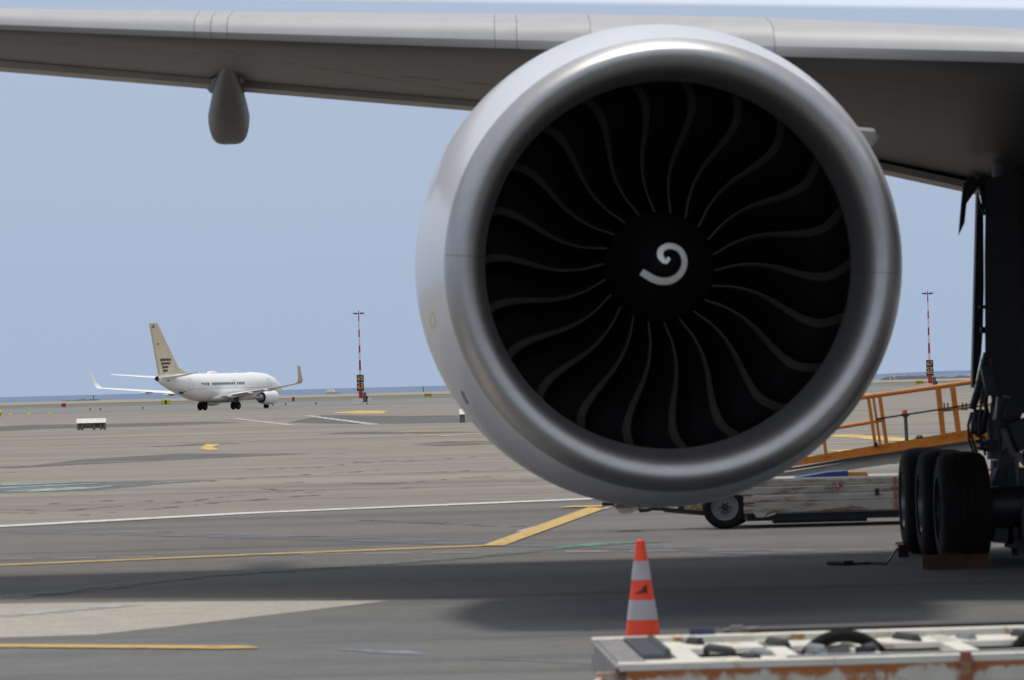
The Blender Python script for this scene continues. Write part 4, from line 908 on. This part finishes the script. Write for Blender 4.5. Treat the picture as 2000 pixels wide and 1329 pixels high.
# belly fairing
mb = MB(); mb.loft([[(rw*math.cos(2*math.pi*k/24), y, 1.75+rh*math.sin(2*math.pi*k/24)) for k in range(24)] for (y, rw, rh) in [(6.5, .3, .2), (5, 1.7, .6), (2, 2.1, .75), (-1, 2.1, .75), (-3, 1.6, .5), (-4.5, .3, .2)]]); jpart('belly_fairing', mb, jet_white, smooth=True)
def wingring(x, yl, yt, z, t):
    c_ = yl-yt; return [(x, yl, z), (x, yl-.06*c_, z+.5*t), (x, yl-.3*c_, z+t*.62), (x, yl-.65*c_, z+t*.4), (x, yt, z+.01), (x, yt, z-.02), (x, yl-.65*c_, z-t*.15), (x, yl-.3*c_, z-t*.38), (x, yl-.06*c_, z-t*.3)]
for s in (1, -1):
    mb = MB(); mb.loft([wingring(s*x, yl, yt, z, t) for x, yl, yt, z, t in [(1.2, 5.2, -2.2, 1.85, .9), (1.9, 4.7, -2.2, 1.95, .85), (5.4, 2.2, -2.0, 2.38, .5), (10, -.4, -3.3, 2.85, .32), (16.6, -4.2, -5.9, 3.5, .18)]])
    wg = jpart('wing', mb, jet_white, smooth=True, angle=50)
    mb = MB(); rr = []
    for t_, (dx, dz, yl, yt) in enumerate([(0, 0, -4.2, -5.9), (.45, .1, -4.5, -6.0), (.75, .45, -4.9, -6.2), (.95, 1.0, -5.4, -6.5), (1.3, 2.45, -6.4, -7.1)]):
        y_m = [(yl, 0), ((yl+yt)/2, .05), (yt, 0), ((yl+yt)/2, -.05)]
        ang = [1.2, .9, .5, .2, .15][t_]
        rr.append([(s*(16.6+dx+o2*math.cos(ang)), yy, 3.5+dz+o2*math.sin(ang)) for yy, o2 in y_m])
    mb.loft(rr); wl = jpart('winglet', mb, beige_fin if s > 0 else jet_white, smooth=True, angle=60)
    # engine nacelle with open exhaust
    ec = (s*4.83, 0, 1.62)
    mb = MB(); mb.lathe([(7.1, .80), (7.2, .86), (7.15, .93), (6.8, 1.0), (6.2, 1.06), (5.4, 1.07), (4.6, 1.02), (3.7, .86), (3.7, .80), (4.4, .84), (5.5, .8), (7.1, .80)], 36, 'Y', ec)
    en = jpart('engine', mb, jet_white, smooth=True, angle=50)
    mb = MB(); mb.lathe([(5.4, .02), (5.4, .8), (4.2, .83), (3.68, .83)], 30, 'Y', ec); jpart('exhaust_duct', mb, black, en, smooth=True)
    mb = MB(); mb.lathe([(4.6, .55), (3.6, .52), (2.9, .40), (2.9, .3), (2.5, .16), (2.2, .02)], 24, 'Y', ec); jpart('exhaust_nozzle', mb, steel, en, smooth=True)
    mb = MB(); mb.lathe([(6.6, .82), (6.6, .02)], 24, 'Y', ec); jpart('fan', mb, dark_metal, en)
    mb = MB(); mb.loft([[(s*4.83-.12, y, z0), (s*4.83+.12, y, z0), (s*4.83+.1, y, z1), (s*4.83-.1, y, z1)] for y, z0, z1 in [(6.2, 2.6, 2.7), (4.5, 2.4, 2.75), (2.0, 2.1, 2.45), (.5, 2.2, 2.35)]]); jpart('pylon', mb, jet_white)
    for xf, yf, zf in ((3.4, -2.0, 2.02), (7.2, -2.4, 2.45), (10.5, -3.4, 2.8)):
        mb = MB(); mb.loft([[(s*xf+r_*math.cos(a_*math.pi/4), y, zf+r_*.9*math.sin(a_*math.pi/4)-dz) for a_ in range(8)] for y, r_, dz in [(yf+2.2, .05, .05), (yf+1.2, .2, .12), (yf, .22, .15), (yf-1.1, .04, .1)]]); jpart('flap_track_fairing', mb, jet_white, wg, smooth=True)
    # stabiliser
    mb = MB(); mb.loft([wingring(s*x, yl, yt, z, t) for x, yl, yt, z, t in [(.3, -11.8, -15.2, 4.75, .34), (3, -13.3, -15.8, 4.98, .24), (7.15, -15.8, -17.0, 5.4, .12)]]); jpart('tailplane', mb, jet_white, smooth=True, angle=50)
    # main gear
    mb = MB(); mb.tube([(s*2.85, 0, .5), (s*2.6, .1, 2.1)], .12, 10); mb.tube([(s*2.4, 0, .56), (s*3.3, 0, .56)], .08, 8); mb.box((s*3.05, 0, 1.5), (.06, 1.0, .9)); lg = jpart('main_gear', mb, gear_grey, smooth=True)
    for xw in (2.45, 3.25):
        mb = MB(); mb.lathe([(-.19, .3), (-.2, .48), (-.12, .56), (.12, .56), (.2, .48), (.19, .3)], 28, 'X', (s*xw, 0, .56)); jpart('tyre', mb, rubber, lg, smooth=True)
        mb = MB(); mb.lathe([(-.17, .31), (-.1, .02), (.1, .02), (.17, .31)], 18, 'X', (s*xw, 0, .56)); jpart('rim', mb, dark_metal, lg, smooth=True)
mb = MB(); mb.tube([(0, 12.6, .34), (0, 12.8, 1.6)], .08, 8); ng = jpart('nose_gear', mb, gear_grey)
for xw in (-.2, .2):
    mb = MB(); mb.lathe([(-.1, .15), (-.1, .28), (-.05, .34), (.05, .34), (.1, .28), (.1, .15)], 20, 'X', (xw, 12.6, .34)); jpart('tyre', mb, rubber, ng, smooth=True)
# fin
finp = [(-4.6, 5.22, .05), (-8.2, 5.4, .1), (-10.3, 6.1, .16), (-11.7, 7.6, .2), (-15.5, 12.5, .12), (-17.3, 12.45, .06), (-15.1, 5.0, .2), (-12, 4.9, .25)]
mb = MB(); n = len(finp)
mb.add([(t, y, z) for y, z, t in finp]+[(-t, y, z) for y, z, t in finp], [tuple(range(n)), tuple(reversed(range(n, 2*n)))]+[(i, (i+1) % n, n+(i+1) % n, n+i) for i in range(n)])
fin = jpart('tail_fin', mb, beige_fin)
mb = MB(); mb.add([(.17, -16.1, 7.0), (.17, -16.08, 7.0), (.13, -17.02, 12.2), (.13, -17.05, 12.2)], [(0, 1, 2, 3)]); jpart('rudder_line', mb, logo_brown, fin)
for z, y0, y1 in ((7.30, -15.0, -12.45), (6.78, -14.8, -12.6), (6.27, -14.6, -13.15), (5.78, -14.4, -13.3)):
    for sx_ in (1, -1):
        mb = MB(); mb.add([(sx_*.262, y0-.12, z+.13), (sx_*.262, y1, z+.15), (sx_*.262, y1-.08, z-.13), (sx_*.262, y0+.3, z-.15), (sx_*.262, y0+.08, z-.34)], [(0, 1, 2, 3, 4)]); jpart('stripe_emblem', mb, logo_brown, fin)
mb = MB(); mb.box((.2, -15.5, 9.55), (.06, .55, .1)); mb.box((.15, -16.5, 12.0), (.06, .25, .35)); jpart('fin_mark', mb, logo_brown, fin)
# cabin windows on both sides
wx = lambda z: 1.88*math.sqrt(max(0, 1-((z-3.27)/2.0)**2))
wm = None
ys_ = [-7.0+.52*i for i in range(4)]+[-4.2+.51*i for i in range(12)]+[2.3+.52*i for i in range(4)]
for s in (1, -1):
    for y in ys_:
        if wm is None:
            mb = MB(); mb.loft([[(d, .16*math.cos(a_*math.pi/4+.39), .25*math.sin(a_*math.pi/4+.39)) for a_ in range(8)] for d in (-.03, .03)])
            wm = build('window', mb, window_dark, jet, world=False)
            wob = wm
        else:
            wob = wm.copy(); C.objects.link(wob); wob.parent = jet
        k_ = 1.0 if y > -5 else 1-.012*(-5-y)**1.3
        wob.location = (s*(wx(3.72)*k_), y, 3.72)
for s in (1,):
    for (y, z, hw_, hh_) in ((-9.6, 3.72, .38, .85), (10.8, 3.4, .4, .9), (1.6, 3.75, .27, .5)):
        t_ = .02; mb = MB(); xx = wx(z)*(1 if y > -5 else .86)+.01
        for (a_, b_) in (((y-hw_, z-hh_), (y-hw_, z+hh_)), ((y+hw_, z-hh_), (y+hw_, z+hh_)), ((y-hw_, z+hh_), (y+hw_, z+hh_)), ((y-hw_, z-hh_), (y+hw_, z-hh_))):
            def sx2(y_, z_):
                yy_ = y_
                for (ya, za, wa, ha), (yb, zb_, wb, hb) in zip(secs[:-1], secs[1:]):
                    if yb <= yy_ <= ya:
                        t2 = (ya-yy_)/(ya-yb); zc = za+(zb_-za)*t2; w2 = wa+(wb-wa)*t2; h2 = ha+(hb-ha)*t2
                        return w2*math.sqrt(max(0.01, 1-((z_-zc)/h2)**2))
                return 1.8
            N_ = 6; pp = [(sx2(a_[0]+(b_[0]-a_[0])*i/N_, a_[1]+(b_[1]-a_[1])*i/N_)+.005, a_[0]+(b_[0]-a_[0])*i/N_, a_[1]+(b_[1]-a_[1])*i/N_) for i in range(N_+1)]
            mb.tube(pp, .022, 4)
        jpart('door_outline', mb, mat('seam_grey', (.4, .4, .4), .6) if 'seam_grey' not in bpy.data.materials else bpy.data.materials['seam_grey'])
mb = MB(); mb.tube([(sx2(y, 3.1)+.004, y, 3.1) for y in [-13+.5*i for i in range(50)]], .025, 4); jpart('cheat_line', mb, bpy.data.materials['seam_grey'])
for (y, L_, h_) in ((-1.6, 2.4, .42), (-4.9, .4, .3), (8.6, 2.0, .16), (4.6, .12, .5), (2.4, .12, .4), (-6.2, .1, .5)):
    mb = MB(); mb.loft([[(w_*.4*math.cos(a_*math.pi/6)*(1 if L_ > 1 else .12), y+yy*L_/2, 5.2+(h_*sc if a_ <= 6 else 0)*math.sin(a_*math.pi/6)) for a_ in range(7)] for yy, sc, w_ in [(-1, .15, .5), (-.7, .8, 1), (0, 1, 1), (.7, .8, 1), (1, .15, .5)]]); jpart('radome' if L_ > 1 else 'antenna', mb, jet_white, smooth=True)
mb = MB(); mb.box((sx2(-10.2, 2.75)+.0, -10.3, 2.75), (.1, .5, .09)); mb.box((.9, -11.0, 2.55), (.5, .35, .3)); mb.box((sx2(-14, 4.4)-.02, -14.0, 4.35), (.08, .3, .22)); jpart('vent', mb, dark_metal)

# ------------------------------------------------------------------ light masts with stand numbers
def mast(px, ybase, ytop, D, nums, label, dxs):
    b = at(px, ybase, D); zb_ = gz(D); top = at(px-(ybase-ytop)*.026, ytop, D).z; s = F/D
    t = thing('light_mast', label, 'light mast', (b.x, D, zb_), 0, 'red and white light masts with stand numbers'); Hh = top-zb_
    def q(name, mb, m, parent=t, **k): return build(name, mb, m, parent, world=False, **k)
    zbase = 1.25
    k_ = (Hh+.1)/14.35
    for z0, z1, m_ in [(2.1, 5.25, mast_white), (5.25, 6.74, red_paint), (6.74, 7.9, mast_white), (7.9, 9.0, red_paint), (9.0, 10.3, mast_white), (10.3, 11.4, red_paint), (11.4, 12.7, mast_white), (12.7, 13.45, red_paint)]:
        z0 *= k_; z1 *= k_; mb = MB(); mb.tube([(0, 0, z0), (0, 0, z1)], [.22-.14*z0/Hh, .22-.14*z1/Hh], 14)
        q('pole_section', mb, m_, smooth=True)
    mb = MB(); mb.tube([(0, 0, Hh-.9), (0, 0, Hh+.05)], .06, 8); mb.tube([(-.7, 0, Hh-.42), (.7, 0, Hh-.42)], .05, 8); mb.tube([(0, -.6, Hh-.42), (0, .6, Hh-.42)], .05, 8); q('head_frame', mb, dark_metal)
    for dx, dy in ((-.72, 0), (.72, 0), (-.36, -.4), (.36, -.4), (-.36, .4), (.36, .4)):
        mb = MB(); mb.box((dx, dy, Hh-.34), (.26, .24, .2), Matrix.Rotation(.5*(1 if dx < 0 else -1), 3, 'Y')); q('floodlight', mb, dark_metal)
    bw = 1.08
    for i, nn in enumerate(nums):
        zc = 3.95-i*1.28; mb = MB(); mb.box((0, -.32, zc), (bw, .1, 1.2)); sb = q('stand_sign', mb, sign_black)
        tm = text_mb(nn, .98, .01, 'CENTER', .014); tm.xform(Matrix.Translation((0, -.38, zc+.06))@Matrix.Diagonal((.92, 1, 1, 1))); q('numeral', tm, sign_orange, sb)
        mb = MB(); mb.box((0, -.375, zc-.53), (.8, .01, .07)); q('sign_strip', mb, mat('strip_tan', (.3, .22, .15), .6) if 'strip_tan' not in bpy.data.materials else bpy.data.materials['strip_tan'], sb)
    mb = MB(); mb.lathe([(.9, .33), (1.3, .32), (2.1, .3)], 14, 'Z'); q('lower_section', mb, red_paint, smooth=True)
    mb = MB(); mb.box((0, 0, .6), (.7, .7, .7)); mb.box((-.75, -.1, .35), (1.2, 1.0, .2)); mb.box((-.75, -.1, .12), (1.3, 1.1, .24)); mb.box((-.75, -.1, .8), (1.1, .9, .12)); q('concrete_plinth', mb, concrete)
    mb = MB(); mb.box((1.25, 0, .3), (.9, .8, .16)); mb.box((1.3, 0, .75), (.6, .7, .5)); q('barrier_block', mb, concrete)
    mb = MB(); mb.box((.62, -.2, 1.1), (.5, .4, 1.5)); q('control_cabinet', mb, mat('cabinet_brown', (.16, .10, .09), .6) if 'cabinet_brown' not in bpy.data.materials else bpy.data.materials['cabinet_brown'])
    mb = MB(); mb.tube([(.95, -.3, 0), (.95, -.3, 1.2)], .08, 8); mb.box((.95, -.3, 1.1), (.3, .2, .35)); q('black_post', mb, black)
mast(705, 791, 608, 655, ('65', '63'), 'tall red and white light mast with signs 65 over 63 left of the engine', 0)
mast(1817, 768, 569, 655, ('67', '65'), 'tall red and white light mast with signs 67 over 65 right of the engine', 0)

# signs on the verge
def ysign(px, py, D, w_, h_, txt, label, m=sign_yellow, cat='sign'):
    b = at(px, py, D); z0 = gz(D)+.02; t = thing('taxiway_sign', label, cat, (b.x, D, z0))
    mb = MB(); mb.box((0, 0, h_/2+.15), (w_, .2, h_)); build('board', mb, m, t, world=False)
    for sx_ in (-1, 1):
        mb = MB(); mb.box((sx_*w_*.35, 0, .08), (.12, .12, .16)); build('leg', mb, black, t, world=False)
    if txt == '#':
        mb = MB(); mb.box((0, -.105, h_/2+.15), (w_*.2, .02, h_*.98)); build('black_panel', mb, sign_black, t, world=False)
    elif txt == '=':
        for dx_ in (-.27, 0, .27):
            mb = MB(); mb.box((dx_*w_, -.105, h_/2+.15), (w_*.13, .02, h_*.42)); build('black_mark', mb, sign_black, t, world=False)
    elif txt:
        tm = text_mb(txt, h_*.75, .01); tm.xform(Matrix.Translation((0, -.115, h_/2+.15))); build('lettering', tm, sign_black if m is sign_yellow else mast_white, t, world=False)
ysign(324, 790, 900, 2.1, .85, '#', 'yellow taxiway sign with a black middle panel behind the white jet')
ysign(836, 776, 940, 1.75, .75, '=', 'yellow taxiway sign with small black marks left of the engine')
ysign(1796, 757, 940, 1.9, .75, '=', 'yellow taxiway sign left of the right hand light mast')
sred = mat('sign_red', (.32, .03, .05), .5)
ysign(124.5, 795, 900, .9, .75, '', 'small dark red sign on the verge at far left', sred)
ysign(573, 783, 900, .55, .8, '', 'small red sign on the verge between the jet and the left mast', sred)
# edge markers on the taxiway
for px, py, lab in [(176, 803, 'left one of the close pair left of the jet'), (196, 802, 'right one of the close pair left of the jet'), (279, 802, 'lone marker below the left tailplane of the jet'), (533, 796, 'nearest marker right of the jet engine'), (558, 795.5, 'second marker right of the jet engine'), (617, 792, 'lone marker between the red sign and the left mast')]:
    D = 700; b = gp(px, py); b = at(px, py, D); mb = MB(); z0 = gz(D)+.006
    t = thing('edge_marker', 'small edge marker post, '+lab, 'marker post', (b.x, D, z0), 0, 'edge markers along the taxiway')
    mb = MB(); mb.tube([(0, 0, 0), (0, 0, .42)], .09, 8); build('dark_base', mb, black, t, world=False)
    mb = MB(); mb.tube([(0, 0, .42), (0, 0, .72)], .08, 8); build('white_top', mb, mast_white, t, world=False)
for i, (px, py, lab) in enumerate([(21, 812, 'leftmost of the three'), (57, 811, 'middle one of the three'), (97, 810, 'rightmost of the three')]):
    b = gp(px, py); t = thing('yellow_marker', 'low yellow ground marker at far left, '+lab, 'marker', b, 0, 'yellow markers at far left')
    mb = MB(); mb.lathe([(0, .28), (.15, .24), (.26, .13), (.28, .01)], 14, 'Z'); build('dome', mb, sign_yellow, t, smooth=True, world=False)
    mb = MB(); mb.lathe([(0, .34), (.03, .3)], 14, 'Z'); build('base', mb, block_dark, t, world=False)
b = gp(-2, 814); t = thing('yellow_marker', 'larger yellow round marker cut by the left edge of the view', 'marker', b)
mb = MB(); mb.lathe([(0, .2), (.3, .4), (.6, .4), (.8, .2), (.85, .01)], 16, 'Z'); build('dome', mb, sign_yellow, t, smooth=True, world=False)
# concrete barriers on the apron, lit tops and shaded sides put into the colours
def barrier(px, py, L_, label, rz, h=1.1):
    b = gp(px, py); t = thing('concrete_barrier', label, 'barrier', b, rz)
    mb = MB(); pr = [(-.42, h*.62), (-.15, h), (.22, h), (.28, h*.62)]
    mb.loft([[(x, y, z) for y, z in pr] for x in (-L_/2, L_/2)]); build('top_cap', mb, concrete, t, world=False)
    for x in ([-L_/2+.1, -L_/2+.32, 0.15, L_/2-.32, L_/2-.1] if L_ > 1 else [0]):
        mb = MB(); mb.box((x, 0, h*.30), (.15 if L_ > 1 else .3, .4, h*.595)); build('leg', mb, block_dark, t, world=False)
    if L_ > 1:
        mb = MB(); mb.box((0, .02, h*.22), (L_*.9, .2, .12)); build('lower_rail', mb, block_dark, t, world=False)
        mb = MB(); mb.box((0, .12, h*.45), (L_*.92, .06, h*.3)); build('panel', mb, mat('barrier_shade', (.3, .29, .27), .8, var=.15), t, world=False)
barrier(179, 840, 1.8, 'long low concrete barrier with bright lit top on the apron at left', .05, .70)
barrier(903, 826, .30, 'narrow grey post barrier with a bright lit top just left of the engine', 0, .78)
# distant boat beyond the shore
bb = at(650, 772, 1880); t = thing('motor_boat', 'white motor boat showing over the shore left of the mast', 'boat', (bb.x, 1885, gz(1885)+.35))
mb = MB(); mb.loft([[(x, -w_, z1), (x, -w_*.5, z0), (x, w_*.5, z0), (x, w_, z1)] for x, w_, z0, z1 in [(-3.2, .9, -.2, .7), (0, 1.2, -.3, .75), (2.5, .9, -.1, .6), (4.2, .05, .25, .4)]]); build('hull', mb, mast_white, t, world=False)
mb = MB(); mb.loft([[(x, -.7, .7), (x, .7, .7), (x, .5, z), (x, -.5, z)] for x, z in [(-3, 1.5), (-2.2, 2.3), (-.6, 2.1), (.8, .9)]]); build('cabin', mb, concrete, t, world=False)
mb = MB(); mb.tube([(-1, 0, 2), (-1, 0, 2.7)], .06, 6); build('aerial', mb, dark_metal, t, world=False)
bb = at(1765, 738, 1700)
for i, (px, pyb) in enumerate([(1739, 739.5), (1747, 737.5)]):
    a = at(px, pyb+3, 1745); mb = MB(); mb.box((a.x, 1745, gz(1745)+.9-.0+.3*i), (.4, 1.2, .35), Matrix.Rotation(.6, 3, 'Y')); mb.box((a.x, 1745, gz(1745)+.3), (.3, .8, .9))
    tag(build('marker_board', mb, mast_white, loc=(a.x, 1745, gz(1745))), 'small white slab at the left foot of the far breakwater, '+('lower left one' if i == 0 else 'upper right one'), 'board')

# ------------------------------------------------------------------ pale canopy stands in for an unidentified bright strip, tilted to pass sunlight
cn = thing('top_strip', 'pale blurred unidentified strip running along the very top of the view', 'top_strip', (1.5, 16, 0))
fab = bpy.data.materials.new('strip_fabric'); fab.use_nodes = True; N, L = nodes(fab); b_ = N['Principled BSDF']
b_.inputs['Base Color'].default_value = (.85, .88, .92, 1); b_.inputs['Roughness'].default_value = .6
tr_ = N.new('ShaderNodeBsdfTranslucent'); tr_.inputs[0].default_value = (.85, .9, .97, 1); ms = N.new('ShaderNodeMixShader'); ms.inputs[0].default_value = .88
L.new(b_.outputs[0], ms.inputs[1]); L.new(tr_.outputs[0], ms.inputs[2]); L.new(ms.outputs[0], N['Material Output'].inputs[0])
l_, r_ = at(620, 2.0, 15), at(2000, 20, 15); d_ = (r_-l_).normalized(); l_ = l_-d_*1.5; r_ = r_+d_*1.5
mb = MB(); mb.loft([[(p.x, p.y, p.z), (p.x, p.y-2.0, p.z+.75), (p.x, p.y-2.0, p.z+.755), (p.x, p.y, p.z+.006)] for p in (l_, r_)])
build('strip_sheet', mb, fab, cn)
mb = MB(); mb.tube([l_+Vector((0, .1, .3)), r_+Vector((0, .1, .3))], .03, 8); build('front_bar', mb, steel, cn)
for p in (l_, r_):
    mb = MB(); mb.tube([(p.x, p.y+.1, p.z+.3), (p.x, p.y+.1, 0)] if p is r_ else [(p.x, p.y+.1, p.z+.3), (p.x-2.2, p.y+.1, p.z+.3), (p.x-2.2, p.y+.1, 0)], .03, 8); build('post', mb, steel, cn)
